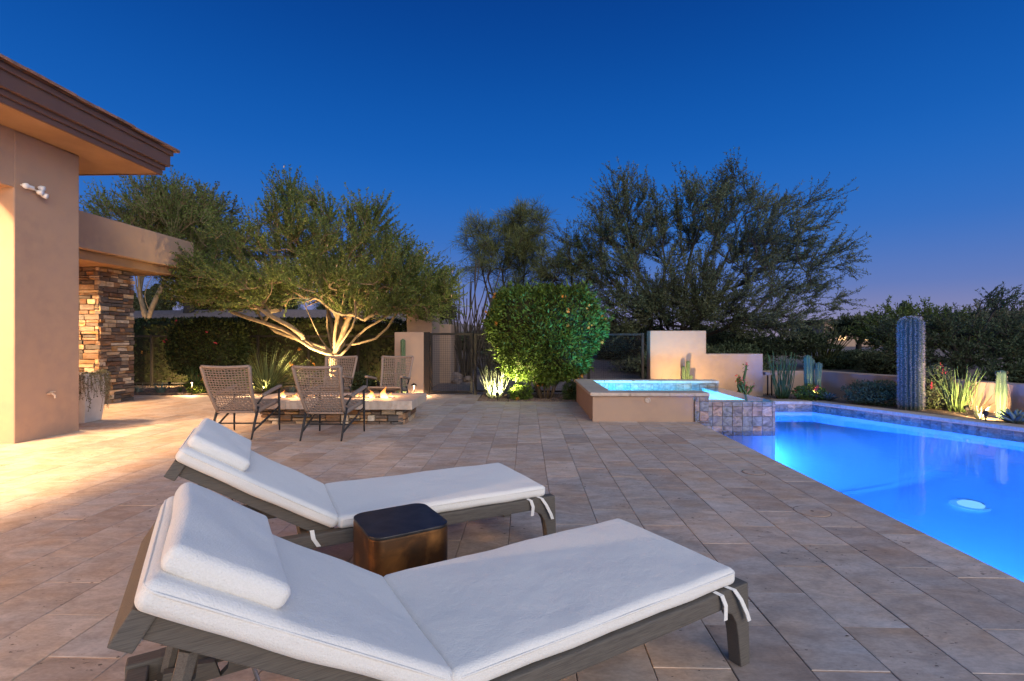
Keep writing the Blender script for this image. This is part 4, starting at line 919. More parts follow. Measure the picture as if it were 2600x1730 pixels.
# ================================================================== VEGETATION
def unit(a): return a / np.maximum(np.linalg.norm(a, axis=-1, keepdims=True), 1e-9)
def leaf_polys(pos, axis, length, width, rng, roll=None):
    """diamond leaves: pos (n,3) base, axis (n,3) direction"""
    n_ = len(pos); axis = unit(axis); s = unit(np.cross(axis, rng.normal(size=(n_, 3))))
    L = length * rng.uniform(.6, 1.3, (n_, 1)); Wd = width * rng.uniform(.7, 1.25, (n_, 1)) / 2
    m_ = pos + axis * L * .5
    return np.stack([pos, m_ + s * Wd, pos + axis * L, m_ - s * Wd], 1)
def tree(name, label, loc, fork, limbs, blobs, ntarget, seed, leafm_, barkm, r0, leaf=(.055, .02), per=140, sub=5, sublen=.5, up=.25, droop=0.0, shell=.35, cat='tree', group=None, step=.35, trunk_lean=(0, 0), spread=.55, jitter=.05, pods=0, minr=.004, rpow=.48, gnarl=1.0):
    rng = np.random.default_rng(seed); rnd = random.Random(seed)
    loc = np.array(loc, float); root = empty(name, tuple(loc), label=label, cat=cat, group=group)
    pos = []; par = []; dirs = []; paths = []
    def addpath(start_idx, pts):
        idx = [start_idx] if start_idx is not None else []
        for q in pts:
            pos.append(np.array(q, float)); par.append(idx[-1] if idx else -1)
            d = pos[-1] - pos[par[-1]] if par[-1] >= 0 else np.array([0, 0, 1.]); dirs.append(d / max(np.linalg.norm(d), 1e-6)); idx.append(len(pos) - 1)
        paths.append(idx); return idx
    f = np.array(fork, float)                           # fork relative to loc
    tr = addpath(None, [f * t + np.array([trunk_lean[0], trunk_lean[1], 0]) * math.sin(t * 3.1) for t in np.linspace(0, 1, 5)])
    fk = tr[-1]
    for lm in limbs:
        lm = np.array(lm, float) - loc; d = lm - f; L = np.linalg.norm(d); k_ = max(5, int(L / .3)); wob = rng.normal(size=3) * .04 * L * gnarl ** .5; wob2 = rng.normal(size=3) * .022 * L * gnarl
        pts = []
        for i in range(1, k_ + 1):
            t = i / k_; pts.append(f + d * t + np.array([0, 0, -.05 * L * math.sin(math.pi * t)]) * (1 if d[2] < L * .75 else 0) + wob * math.sin(math.pi * t) + wob2 * math.sin(2.5 * math.pi * t))
        addpath(fk, pts)
    T_ = []
    wts = np.array([b_[6] if len(b_) > 6 else b_[3] * b_[4] * b_[5] for b_ in blobs], float); wts /= wts.sum()
    for _ in range(ntarget):
        b_ = blobs[rng.choice(len(blobs), p=wts)]; v_ = rng.normal(size=3); v_ /= np.linalg.norm(v_); rad = rng.uniform(0, 1) ** shell
        T_.append(np.array(b_[:3]) - loc + v_ * np.array(b_[3:6]) * rad * rng.uniform(.9, 1.12))
    T_.sort(key=lambda q: np.linalg.norm(q - f))
    twig_start = len(paths); tips = []
    for q in T_:
        A = np.array(pos); dv = q - A; dist = np.linalg.norm(dv, axis=1); outw = np.einsum('ij,ij->i', dv, np.array(dirs)) / np.maximum(dist, 1e-6)
        cost = dist * (1.35 - .5 * outw); cost[:fk] += 3; i0 = int(np.argmin(cost)); s = A[i0]; d = q - s; L = np.linalg.norm(d)
        if L < .08: continue
        ctrl = s + dirs[i0] * L * .45 + np.array([0, 0, up * L * .3]); k_ = max(2, int(L / step) + 1); pts = []
        for i in range(1, k_ + 1):
            t = i / k_; pts.append((1 - t) ** 2 * s + 2 * t * (1 - t) * ctrl + t * t * q + rng.normal(size=3) * jitter * L * .25 * (t < 1))
        tips.append(addpath(i0, pts))
    cnt = np.ones(len(pos))
    for i in range(len(pos) - 1, 0, -1):
        if par[i] >= 0: cnt[par[i]] += cnt[i]
    rad = np.maximum(minr, r0 * (cnt / cnt.max()) ** rpow)
    b = MB()
    tb = MB(); 
    for i_, idx in enumerate(paths):
        pts = [pos[i] for i in idx]; rs = [rad[i] for i in idx]
        if i_ > 0: rs[0] = min(rs[0], rs[1] * 1.25) if len(rs) > 1 else rs[0]
        if i_ == 0: rs[0] *= 1.5; rs[1] *= 1.12
        (tb if i_ < twig_start else b).tube(pts, rs, 9 if i_ < twig_start else 4, cap=False)
    tb.build('trunk', barkm, root, smooth=True)
    # leafy twigs
    PP = []; AX = []; st_ = []
    for idx in tips:
        a = np.array([pos[i] for i in idx]); m_ = len(a)
        for _ in range(sub):
            t = rng.uniform(.35, 1) * (m_ - 1); i = min(int(t), m_ - 2); o_ = a[i] + (a[i + 1] - a[i]) * (t - i)
            base_d = a[i + 1] - a[i]; base_d = base_d / max(np.linalg.norm(base_d), 1e-6); out_ = o_ - f; out_ = out_ / max(np.linalg.norm(out_), 1e-6)
            d = base_d * .8 + out_ * .6 + rng.normal(size=3) * spread + np.array([0, 0, up]); d /= np.linalg.norm(d); L = sublen * rng.uniform(.45, 1.25)
            k_ = max(3, int(per * L / sublen / sub)); tt = rng.uniform(.08, 1, k_)[:, None]
            sag = np.array([0, 0, -1.]) * droop * L
            pts = o_ + d * L * tt + sag * tt ** 2
            PP.append(pts); ax = d + 2 * sag / max(L, .01) * tt * .5 + rng.normal(size=(k_, 3)) * .75; AX.append(ax)
            b.tube([o_, o_ + d * L * .5 + sag * .25, o_ + d * L + sag], [minr * 1.0, minr * .8, minr * .5], 3, cap=False)
    b.build('branches', barkm, root)
    PP = np.concatenate(PP); AX = np.concatenate(AX); polys = leaf_polys(PP, AX, leaf[0], leaf[1], rng)
    tag(quads('crown', polys, leafm_, root), kind='stuff')
    if pods:
        k_ = rng.integers(0, len(PP), pods); tag(quads('seed_pods', leaf_polys(PP[k_], np.tile([0, 0, -1.], (pods, 1)) + rng.normal(size=(pods, 3)) * .3, .085, .022, rng), M['pod'], root), kind='stuff')
    return root
def blob(u, v, D, ru, rv, rd, w=None):
    """crown lump given by where its centre stands in the view, its distance and its real radii in metres"""
    p = at(u, D, zat(v, D)); k_ = D / F; return (p.x, p.y, p.z, ru * k_, rd, rv * k_) + ((w,) if w else ())
def P3(u, v, D): return tuple(at(u, D, zat(v, D)))

# --- the lit ironwood by the fire pit
TB = at(847, 12.35)
tree('ironwood_tree', 'spreading green tree lit from below with many pale stems behind the fire pit', (TB.x, TB.y, -.03), (.02, 0, .92),
     [P3(600, 790, 12.0), P3(680, 740, 12.8), P3(745, 700, 11.7), P3(825, 640, 12.6), P3(880, 690, 11.6), P3(960, 720, 12.2), P3(1060, 770, 12.5), P3(930, 640, 13.0), P3(780, 620, 12.3), P3(660, 775, 11.4), P3(1000, 780, 11.9), P3(800, 700, 12.9), P3(905, 740, 11.3)],
     [blob(770, 575, 12.3, 80, 85, 1.1, 2.2), blob(700, 655, 12.3, 170, 85, 1.6, 5), blob(890, 655, 12.4, 150, 90, 1.6, 5), blob(1030, 730, 12.2, 105, 70, 1.4, 6), blob(1110, 745, 12.2, 45, 45, .8, 1.6), blob(570, 735, 12.2, 105, 60, 1.3, 5.5), blob(500, 735, 12.2, 45, 45, .9, 1.6), blob(800, 735, 11.8, 280, 45, 1.2, 7), blob(640, 775, 12.0, 140, 22, 1.0, 2.6), blob(990, 795, 12.0, 130, 20, .9, 2.2), blob(735, 520, 12.3, 25, 45, .5, .7), blob(930, 580, 12.4, 60, 45, .8, .9)],
     760, 3, M['leaf_tree'], M['bark'], .13, leaf=(.056, .021), per=400, sub=9, sublen=.60, up=.42, spread=.36, pods=420, minr=.003, rpow=.42, gnarl=2.2)
# --- big mesquite beyond the court
TB = at(1715, 17.2)
tree('mesquite_tree', 'large dark fan shaped mesquite rising beyond the stepped wall', (TB.x, TB.y, -.03), (0, 0, .7),
     [P3(1500, 640, 17), P3(1580, 560, 17.6), P3(1680, 520, 16.8), P3(1790, 510, 17.4), P3(1880, 560, 16.8), P3(1960, 620, 17.4), P3(2020, 700, 16.6), P3(1540, 740, 16.6), P3(1900, 760, 16.6), P3(1700, 640, 18.5), P3(1840, 640, 16.0)],
     [blob(1680, 560, 17.2, 180, 95, 1.8, 4), blob(1830, 570, 17.2, 180, 95, 1.8, 4), blob(1560, 640, 17.2, 125, 110, 1.8, 3.8), blob(1990, 665, 17, 145, 80, 1.6, 4), blob(1950, 590, 17, 130, 85, 1.4, 1.6), blob(1740, 690, 17, 300, 110, 2.2, 6), blob(1960, 760, 16.8, 200, 50, 1.6, 2.2), blob(1640, 790, 16.6, 240, 45, 1.6, 4.5), blob(1560, 830, 16.2, 140, 25, 1.2, 2), blob(1860, 820, 16.2, 190, 30, 1.2, 2.5), blob(1720, 780, 15.8, 200, 50, .9, 3), blob(1850, 475, 17, 40, 40, .7, .7), blob(1590, 500, 17, 50, 45, .8, .5), blob(2050, 530, 17, 60, 40, .6, .5)],
     680, 5, M['leaf_mesq'], M['bark_dark'], .15, leaf=(.10, .024), per=290, sub=9, sublen=.85, up=.08, spread=.26, shell=.42, jitter=.03, minr=.006)
# --- wispy palo verde between the two
TB = at(1300, 19.5)
tree('palo_verde_tree', 'wispy olive palo verde with fine drooping twigs behind the round bush', (TB.x, TB.y, 0), (0, 0, 1.2),
     [P3(1220, 640, 19.5), P3(1290, 600, 19.8), P3(1340, 560, 19.4), P3(1380, 680, 19.3), P3(1240, 720, 19.3)],
     [blob(1240, 620, 19.5, 70, 60, 1.2, 2), blob(1330, 610, 19.5, 60, 80, 1.2, 2.4), blob(1300, 700, 19.5, 110, 80, 1.3, 3), blob(1345, 545, 19.5, 18, 35, .4, .3)],
     190, 8, M['leaf_palo'], M['bark_dark'], .08, leaf=(.34, .013), per=150, sub=8, sublen=.8, up=.35, droop=.5, spread=.5, minr=.006)
TB = at(1440, 18)
tree('palo_verde_tree', 'brownish palo verde filling the gap beside the large mesquite', (TB.x, TB.y, 0), (0, 0, 1.0), [P3(1400, 690, 18), P3(1450, 640, 18.3), P3(1490, 720, 18)],
     [blob(1440, 690, 18, 80, 80, 1.2)], 80, 9, M['leaf_palo'], M['bark_dark'], .08, leaf=(.3, .016), per=110, sub=6, sublen=.7, up=.2, droop=.4, spread=.6, minr=.006)
# --- trees on the rise at the left
TB = at(372, 19.5); tz = terrain(TB.x, TB.y)
tree('rise_tree', 'leafy tree with pale forked trunk standing on the gravel rise behind the hedge', (TB.x, TB.y, tz - .05), (0.05, 0, .9), [P3(335, 690, 19.5), P3(365, 670, 19.8), P3(400, 660, 19.3), P3(420, 690, 19.5), P3(350, 560, 19.5), P3(450, 560, 19.5)],
     [blob(350, 570, 19.5, 120, 80, 1.6, 3), blob(460, 570, 19.5, 110, 70, 1.6, 3), blob(410, 510, 19.5, 60, 40, 1, 1), blob(480, 630, 19.5, 100, 60, 1.6, 2.4), blob(300, 620, 19.5, 90, 60, 1.4, 1.6)],
     240, 12, M['leaf_tree'], M['bark'], .13, leaf=(.10, .036), per=180, sub=8, sublen=.95, up=.3, spread=.32, shell=.5, minr=.008)
TB = at(480, 24); tz = terrain(TB.x, TB.y)
tree('rise_tree', 'darker tree further back on the rise beside the pale forked one', (TB.x, TB.y, tz - .05), (0, 0, 1.6), [P3(440, 640, 24), P3(500, 600, 24), P3(540, 650, 24)],
     [blob(470, 560, 24, 120, 70, 2), blob(520, 640, 24, 110, 70, 2)], 180, 13, M['leaf_mesq'], M['bark_dark'], .17, leaf=(.14, .055), per=170, sub=6, sublen=1.0, up=.3, shell=.5, minr=.01)
# --- low dark mesquites at the right
TB = at(2440, 14.2)
tree('low_mesquite', 'low dark mesquite with a long twig reaching up, behind the low wall', (TB.x, TB.y, -.03), (0, 0, .6), [P3(2340, 830, 14), P3(2420, 810, 14.2), P3(2490, 770, 14), P3(2570, 820, 14.3), P3(2350, 900, 13.6), P3(2540, 750, 14.0)],
     [blob(2350, 850, 14.2, 100, 40, 1.3, 3), blob(2500, 850, 14.2, 110, 50, 1.4, 4), blob(2440, 905, 13.8, 160, 40, 1.2, 4), blob(2535, 770, 14, 40, 16, .4, .4), blob(2600, 890, 13.6, 100, 55, 1.2, 3)],
     230, 15, M['leaf_dark'], M['bark_dark'], .12, leaf=(.085, .028), per=150, sub=6, sublen=.55, up=.15, spread=.5, minr=.006)
TB = at(2330, 18.5)
tree('low_mesquite', 'bushy green mesquite crown showing above the saguaro', (TB.x, TB.y, .05), (0, 0, .6), [P3(2290, 790, 18.5), P3(2360, 780, 18.5), P3(2250, 830, 18.5)],
     [blob(2330, 815, 18.5, 90, 30, 1.4, 3), blob(2290, 850, 18.3, 100, 30, 1.4, 3), blob(2400, 860, 18.3, 100, 35, 1.4, 2)], 150, 16, M['leaf_tree'], M['bark_dark'], .11, leaf=(.10, .04), per=160, sub=6, sublen=.6, up=.15, minr=.008)
TB = at(2560, 19)
tree('low_mesquite', 'pale dusty mesquite mass at the far end of the low wall', (TB.x, TB.y, .05), (0, 0, .6), [P3(2520, 790, 19), P3(2600, 790, 19)],
     [blob(2540, 830, 19, 110, 38, 1.6, 3), blob(2640, 840, 19, 120, 50, 1.6, 3)], 170, 17, M['leaf_sage'], M['bark_dark'], .11, leaf=(.11, .045), per=170, sub=6, sublen=.7, up=.15, minr=.008)
TB = at(2180, 27)
tree('far_tree', 'small rounded tree far beyond the court with a lit house below', (TB.x, TB.y, .2), (0, 0, .8), [P3(2150, 815, 27), P3(2210, 815, 27)],
     [blob(2180, 830, 27, 50, 14, 1.6, 3), blob(2180, 848, 27, 55, 14, 1.6, 2)], 90, 18, M['leaf_mesq'], M['bark_dark'], .14, leaf=(.16, .06), per=150, sub=6, sublen=.6, up=.1, minr=.01)
TB = at(1930, 20.5)
tree('low_mesquite', 'dark low mesquite under the right limbs of the large one', (TB.x, TB.y, .1), (0, 0, .5), [P3(1880, 860, 20), P3(1980, 860, 20)],
     [blob(1860, 865, 20, 120, 30, 1.6, 3), blob(1990, 875, 20, 110, 24, 1.6, 3), blob(1900, 890, 19, 120, 24, 1.4, 2)], 160, 19, M['leaf_dark'], M['bark_dark'], .12, leaf=(.11, .04), per=150, sub=6, sublen=.6, up=.1, minr=.008)

# --- clipped shapes: shell of leaves over an uneven dark core
def clipped(name, label, c, r, n_, leafs, lm, seed, p=3.2, cat='hedge', group=None, flowers=0, fm_='flower_o', stems=0, ground_z=0.0, lump=.10, core=.84, rz=0, taper=0.0, shoots=0):
    rng = np.random.default_rng(seed); root = empty(name, (c[0], c[1], ground_z), rz, label, cat, group)
    d = unit(rng.normal(size=(n_, 3))); rad = (np.sum(np.abs(d) ** p, 1)) ** (-1 / p); ph = rng.uniform(0, 6, 12)
    def lumpf(d_): return 1 + lump * (np.sin(d_[:, 0] * 7 + ph[0]) * np.sin(d_[:, 2] * 6 + ph[1]) + .6 * np.sin(d_[:, 0] * 15 + d_[:, 1] * 11 + ph[2]) * np.sin(d_[:, 2] * 14 + ph[3]))
    depth = 1 - rng.uniform(0, 1, n_) ** 2 * .26
    pos = d * rad[:, None] * (lumpf(d) * depth)[:, None] * np.array(r)
    pos[:, :2] *= (1 + taper * np.clip(pos[:, 2:3] / r[2], -1, .35))
    ax = unit(d * np.array([1, 1, .8])) * .8 + rng.normal(size=(n_, 3)) * .8 + np.array([0, 0, .25])
    off = np.array([0, 0, c[2] - ground_z])
    if shoots:                                         # stray shoots past the clipped outline
        ks = rng.integers(0, n_, shoots); sp_ = np.repeat(pos[ks], 8, 0); sd = np.repeat(unit(d[ks] + rng.normal(size=(shoots, 3)) * .4 + np.array([0, 0, .4])), 8, 0); tt_ = rng.uniform(0, .22, (shoots * 8, 1))
        pos = np.concatenate([pos, sp_ + sd * tt_]); ax = np.concatenate([ax, sd + rng.normal(size=sd.shape) * .5])
    tag(quads('foliage', leaf_polys(pos + off, ax, leafs[0], leafs[1], rng), M[lm], root), kind='stuff')
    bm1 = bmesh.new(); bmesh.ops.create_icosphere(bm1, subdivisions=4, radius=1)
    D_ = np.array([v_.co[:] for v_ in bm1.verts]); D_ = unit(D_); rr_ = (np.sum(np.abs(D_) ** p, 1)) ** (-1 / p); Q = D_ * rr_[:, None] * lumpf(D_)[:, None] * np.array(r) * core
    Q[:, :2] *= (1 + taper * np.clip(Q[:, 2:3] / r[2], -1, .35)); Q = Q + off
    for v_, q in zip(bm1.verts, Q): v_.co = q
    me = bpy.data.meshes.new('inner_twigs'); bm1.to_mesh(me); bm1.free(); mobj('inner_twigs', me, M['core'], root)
    if flowers:
        k_ = rng.integers(0, n_, flowers * 4); k_ = [i for i in k_ if depth[i] > .97 and d[i, 1] < .3][:flowers]
        pol = []
        for i in k_:
            o_ = pos[i] * 1.02 + off; cl = rng.integers(2, 5)
            for _ in range(cl):
                q = o_ + rng.normal(size=3) * .025
                for a in range(5):
                    an = a * 1.2566 + rng.uniform(0, .4); pol.append(leaf_polys(q[None], np.array([[math.cos(an), -.35, math.sin(an)]]) + rng.normal(size=(1, 3)) * .15, .042, .028, rng)[0])
        if pol: tag(quads('blossoms', np.array(pol), M[fm_], root), kind='stuff')
    if stems:
        b = MB(); rn = random.Random(seed)
        for i in range(stems):
            a = rn.uniform(-1, 1); e_ = (a * r[0] * .62, rn.uniform(-.5, .5) * r[1], c[2] - ground_z - r[2] * .45); s0 = (a * .16 + rn.uniform(-.04, .04), rn.uniform(-.12, .12), -.03)
            m_ = ((s0[0] * .45 + e_[0] * .55), s0[1] * .5 + e_[1] * .5, e_[2] * .55); b.tube([s0, m_, e_], [.017, .014, .009], 6)
        tag(b.build('stems', M['bark'], root, smooth=True), kind='stuff')
    return root
bc_ = at(1386, 10.95)
clipped('round_bush', 'large clipped round green bush with orange flowers beside the spa', (bc_.x, bc_.y, 1.38), (1.14, .82, .98), 24000, (.10, .036), 'leaf_bush', 21, p=3.6, taper=.20, shoots=260, cat='bush', flowers=24, stems=13, lump=.075)
hy = lp[2].y + .75
clipped('hedge', 'long dark clipped hedge with yellow blossoms running behind the wire fence', (-7.8, hy, .86), (4.55, .48, .98), 34000, (.10, .05), 'leaf_hedge', 22, p=9, lump=.02, flowers=26, core=.93)
sb = at(530, 13.05)
clipped('square_bush', 'dark squarish clipped bush with a few red flowers in front of the hedge', (sb.x, sb.y, 1.08), (.92, .42, .70), 11000, (.085, .04), 'leaf_hedge', 23, p=4, cat='bush', flowers=9, fm_='flower_r', stems=6, lump=.04)
def small_bush(u, D, h, r_, n_, lf, lm, seed, label, cat='shrub', group=None, gz=0.0, flowers=0, fm_='flower_o', name='shrub', lump=.14):
    q = at(u, D); return clipped(name, label, (q.x, q.y, gz + h * .5), (r_, r_ * .8, h * .55), n_, lf, lm, seed, p=2.2, cat=cat, group=group, flowers=flowers, fm_=fm_, ground_z=gz, lump=lump, core=.6)
small_bush(1321, 10.75, .30, .24, 1400, (.05, .024), 'leaf_bush', 31, 'small leafy shrub beside the pale lit stem plant', flowers=2)
small_bush(1452, 10.75, .34, .16, 1200, (.09, .012), 'blade_green', 36, 'small grassy tuft at the corner of the spa under the round bush')
small_bush(2055, 10.75, .28, .30, 1700, (.045, .022), 'leaf_bush', 32, 'low flowering ground plant glowing at the foot of the ribbed cactus', flowers=6, fm_='flower_r')
small_bush(2225, 9.95, .42, .55, 3600, (.05, .022), 'leaf_dark', 33, 'dark leafy mound in the bed beside the saguaro')
small_bush(2375, 9.3, .75, .26, 1900, (.055, .026), 'leaf_dark', 34, 'upright leafy plant between the saguaro and the lit stem cluster', flowers=4, fm_='flower_r')
small_bush(505, 12.1, .26, .26, 1100, (.05, .024), 'leaf_bush', 35, 'small leafy plant by the path light in front of the hedge', flowers=1)
small_bush(560, 12.2, .22, .3, 900, (.05, .024), 'leaf_hedge', 38, 'low dark ground cover at the foot of the square bush')
small_bush(895, 12.9, .42, .5, 2200, (.05, .024), 'leaf_dark', 37, 'dark shrub under the tree beside the rear fence post')

# --- bladed plants
def blades(name, label, loc, n_, L, w, spread, lm, seed, curve=.5, base=.06, cat='plant', segs=5, group=None, tipc=None, upb=.3, tube=False, wig=0.0, lean=(0, 0)):
    rng = np.random.default_rng(seed); root = empty(name, tuple(loc), label=label, cat=cat, group=group)
    PP = []; tb = MB()
    for _ in range(n_):
        a = rng.uniform(0, 2 * math.pi); tilt = spread * math.sqrt(rng.uniform(0.01, 1)); l_ = L * rng.uniform(.6, 1.08)
        d = np.array([math.cos(a) * math.sin(tilt) + lean[0], math.sin(a) * math.sin(tilt) + lean[1], math.cos(tilt)]); o_ = np.array([math.cos(a), math.sin(a), 0]) * base * rng.uniform(.1, 1)
        side = np.array([-math.sin(a), math.cos(a), 0]); pts = []; wg = rng.normal(size=2) * wig
        for i in range(segs + 1):
            t = i / segs; q = o_ + d * l_ * t + np.array([d[0], d[1], -.9 * abs(math.sin(tilt)) - .12]) * curve * l_ * t * t * .5 + np.array([wg[0] * math.sin(t * 5), wg[1] * math.sin(t * 4 + 1), 0]) * l_
            pts.append(q)
        if tube: tb.tube(pts, [w * (1 - .35 * i / segs) for i in range(segs + 1)], 5)
        else:
            for i in range(segs):
                w0, w1 = w * (1 - (i / segs) ** 1.6) / 2, w * (1 - ((i + 1) / segs) ** 1.6) / 2
                PP.append([pts[i] - side * w0, pts[i] + side * w0, pts[i + 1] + side * w1, pts[i + 1] - side * w1])
    if tube: tag(tb.build('stems', M[lm], root, smooth=True), kind='stuff')
    else: tag(quads('leaves', np.array(PP), M[lm], root), kind='stuff')
    return root
def gl(u, v): return ground(u, v)
q = at(676, 11.9); blades('sotol', 'big spiky grass plant fanning out behind the fire pit, left of the tree', (q.x, q.y, .0), 260, 1.36, .020, 1.25, 'blade', 41, curve=.18, base=.08)
q = at(495, 12.3); blades('stem_clump', 'tall thin green stems behind the path light near the square bush', (q.x, q.y, 0), 60, .78, .014, .42, 'blade_green', 42, curve=.3, base=.12)
q = at(455, 12.2); blades('grass_tuft', 'loose arching grass beside the tall thin stems', (q.x, q.y, 0), 22, .6, .008, 1.0, 'blade_green', 43, curve=.7, base=.05)
q = at(408, 12.15); blades('aloe', 'small grey green aloe by the fence post', (q.x, q.y, 0), 34, .30, .03, .75, 'agave', 44, curve=.1, base=.1)
q = at(352, 12.25); blades('aloe', 'small grey green aloe against the stone pillar', (q.x, q.y, 0), 30, .24, .03, .8, 'agave', 45, curve=.1, base=.1)
q = at(742, 12.0); blades('aloe', 'small blue green aloe at the foot of the big spiky plant', (q.x, q.y, 0), 26, .24, .03, .9, 'agave', 46, curve=.1, base=.07)
q = at(940, 13.3); blades('aloe', 'dark spiky plant low behind the rear chairs', (q.x, q.y, 0), 34, .5, .05, .9, 'leaf_dark', 47, curve=.2, base=.08)
q = at(1256, 11.0); blades('slipper_plant', 'pale lit clump of pencil thin stems beside the wire gate', (q.x, q.y, -.01), 52, .72, .0085, .52, 'blade_pale', 48, curve=-.05, base=.13, tube=True, wig=.05, segs=7)
q = at(1985, 10.95); blades('slipper_plant', 'tall green clump of upright stems at the end of the stepped wall', (q.x, q.y, 0), 46, 1.0, .0085, .24, 'blade_green', 49, curve=.1, base=.13, tube=True, wig=.02, segs=6)
q = at(2432, 8.95); blades('slipper_plant', 'yellow green lit stem cluster leaning over the low wall', (q.x, q.y, 0), 46, .82, .008, .42, 'blade_green', 50, curve=.1, base=.14, tube=True, wig=.04, segs=7)
q = at(1668, 10.95); blades('grass_tuft', 'small arching grass against the tall part of the stepped wall', (q.x, q.y, 0), 20, .66, .010, .6, 'blade', 51, curve=.35, base=.05, lean=(.1, 0))
q = at(2478, 8.6); blades('arching_plant', 'few long dark arching leaves in front of the lit low wall', (q.x, q.y, 0), 9, .75, .016, 1.15, 'blade', 52, curve=.55, base=.04, lean=(.2, 0))
q = at(2486, 8.15); blades('aloe', 'tiny pale aloe beside the spotlight by the pool bed', (q.x, q.y, 0), 12, .30, .022, .55, 'blade_pale', 53, curve=.05, base=.04)
def agave(name, label, loc, n_, L, w, seed):
    rng = random.Random(seed); root = empty(name, tuple(loc), label=label, cat='agave')
    for i in range(n_):
        t = i / n_; a = i * 2.399; tilt = R(12 + 66 * (1 - t)); l_ = L * (.65 + .35 * (1 - t)) ; d = Vector((math.cos(a) * math.sin(tilt), math.sin(a) * math.sin(tilt), math.cos(tilt))); s = Vector((-math.sin(a), math.cos(a), 0)); nn = s.cross(d)
        if nn.z < 0: nn = -nn
        o_ = Vector((math.cos(a), math.sin(a), 0)) * .025; b = MB(); vs_ = []
        for k_, ww in ((0, .5), (.35, .95), (.65, .85), (.88, .4), (1.0, .02)):
            c_ = o_ + d * l_ * k_ + Vector((0, 0, .05 * l_ * math.sin(k_ * 3))); 
            vs_ += [c_ - s * w * ww / 2 + nn * w * .22 * ww, c_ - nn * .012 * (1 - k_) , c_ + s * w * ww / 2 + nn * w * .22 * ww, c_ + nn * .010 * (1 - k_)]
        b.add(vs_, [(4 * i_ + j, 4 * i_ + (j + 1) % 4, 4 * i_ + 4 + (j + 1) % 4, 4 * i_ + 4 + j) for i_ in range(4) for j in range(4)]); b.build('leaf', M['agave'], root, smooth=True)
    return root
q = at(2100, 10.65); agave('agave', 'blue green agave rosette in the bed at the far corner of the pool', (q.x, q.y, -.01), 26, .27, .085, 1)
q = at(2578, 7.75); agave('agave', 'dark agave rosette close to the slanting pool edge', (q.x, q.y, -.01), 24, .34, .085, 2)

# --- cacti
def rib_column(b, base, h, r_, ribs, lean=(0, 0), depth=.18, n_z=16, dome=.35, seed=0, waist=0.0):
    rn = random.Random(seed); nth = ribs * 6; pts = []
    ph = rn.uniform(0, 6)
    for i in range(n_z + 1):
        t = i / n_z; z_ = h * t; k_ = 1.0
        top = dome * r_ * 2 / h
        if t > 1 - top: q = (t - (1 - top)) / top; k_ = math.sqrt(max(0.0, 1 - q * q)) * .97 + .03 * (1 - q)
        if t < .15: k_ *= .86 + .14 * t / .15
        k_ *= 1 + waist * math.sin(t * 9 + ph)
        for j in range(nth):
            a = 2 * math.pi * j / nth; rr_ = r_ * k_ * (1 - depth * (.5 - .5 * math.cos(ribs * a)) ** .7)
            pts.append((base[0] + lean[0] * t + rr_ * math.cos(a), base[1] + lean[1] * t + rr_ * math.sin(a), base[2] + z_))
    fs = [(i * nth + j, i * nth + (j + 1) % nth, (i + 1) * nth + (j + 1) % nth, (i + 1) * nth + j) for i in range(n_z) for j in range(nth)] + [tuple(n_z * nth + j for j in range(nth))]
    b.add(pts, fs)
def spines(base, h, r_, ribs, L, per, seed, dome=.35, lean=(0, 0)):
    rng = np.random.default_rng(seed); PP = []; AX = []
    for k_ in range(ribs):
        a = 2 * math.pi * k_ / ribs
        for i in range(per):
            t = (i + rng.uniform(0, 1)) / per; kk = 1.0; top = dome * r_ * 2 / h; up_ = 0
            if t > 1 - top: q = (t - (1 - top)) / top; kk = math.sqrt(max(0, 1 - q * q)); up_ = q
            o_ = np.array([base[0] + lean[0] * t + r_ * kk * math.cos(a), base[1] + lean[1] * t + r_ * kk * math.sin(a), base[2] + h * t])
            for _ in range(5): PP.append(o_); AX.append(np.array([math.cos(a) * (1 - up_ * .5), math.sin(a) * (1 - up_ * .5), up_]) + rng.normal(size=3) * .55)
    return leaf_polys(np.array(PP), np.array(AX), L, .0045, rng)
def cactus(name, label, loc, cols, mat_, spn=None, seed=0, cat='cactus'):
    root = empty(name, tuple(loc), label=label, cat=cat)
    for i, (dx, dy, h, r_, ribs, lean, wst) in enumerate(cols):
        b = MB(); rib_column(b, (dx, dy, -.03), h, r_, ribs, lean, seed=seed + i, waist=wst, depth=.30, n_z=30); b.build('column', M[mat_], root, smooth=True)
        if spn: tag(quads('spines', spines((dx, dy, -.03), h, r_, ribs, spn[0], spn[1], seed + i, lean=lean), M['spine'], root), kind='stuff')
    return root
q = at(2313, 9.25); cactus('saguaro', 'tall single column saguaro with pale spines behind the pool', (q.x, q.y, 0), [(0, 0, zat(805, 9.25) + .03, .178, 17, (.01, .02), .015)], 'saguaro', (.042, 95), 1)
q = at(2060, 10.85); cactus('organ_pipe', 'ribbed green cactus of three columns with a lit base, beyond the pool corner', (q.x, q.y, 0), [(-.05, 0, .98, .085, 8, (-.03, 0), .02), (.09, -.04, .82, .065, 8, (.05, 0), .02), (.03, .08, .9, .06, 8, (.03, .02), .02)], 'cactus', (.012, 26), 5)
q = at(1742, 11.22); cactus('organ_pipe', 'small ribbed cactus lit from below against the stepped wall', (q.x, q.y, 0), [(-.045, 0, .72, .042, 7, (-.01, 0), .03), (.04, .05, .84, .045, 7, (.02, 0), .03), (.07, -.05, .52, .04, 7, (.02, 0), .03)], 'cactus', (.012, 20), 9)
q = at(2542, 8.2); cactus('twisted_cactus', 'single twisting ribbed cactus lit gold against the low wall', (q.x, q.y, 0), [(0, 0, .82, .072, 5, (.03, .02), .13)], 'cactus', (.012, 24), 12)
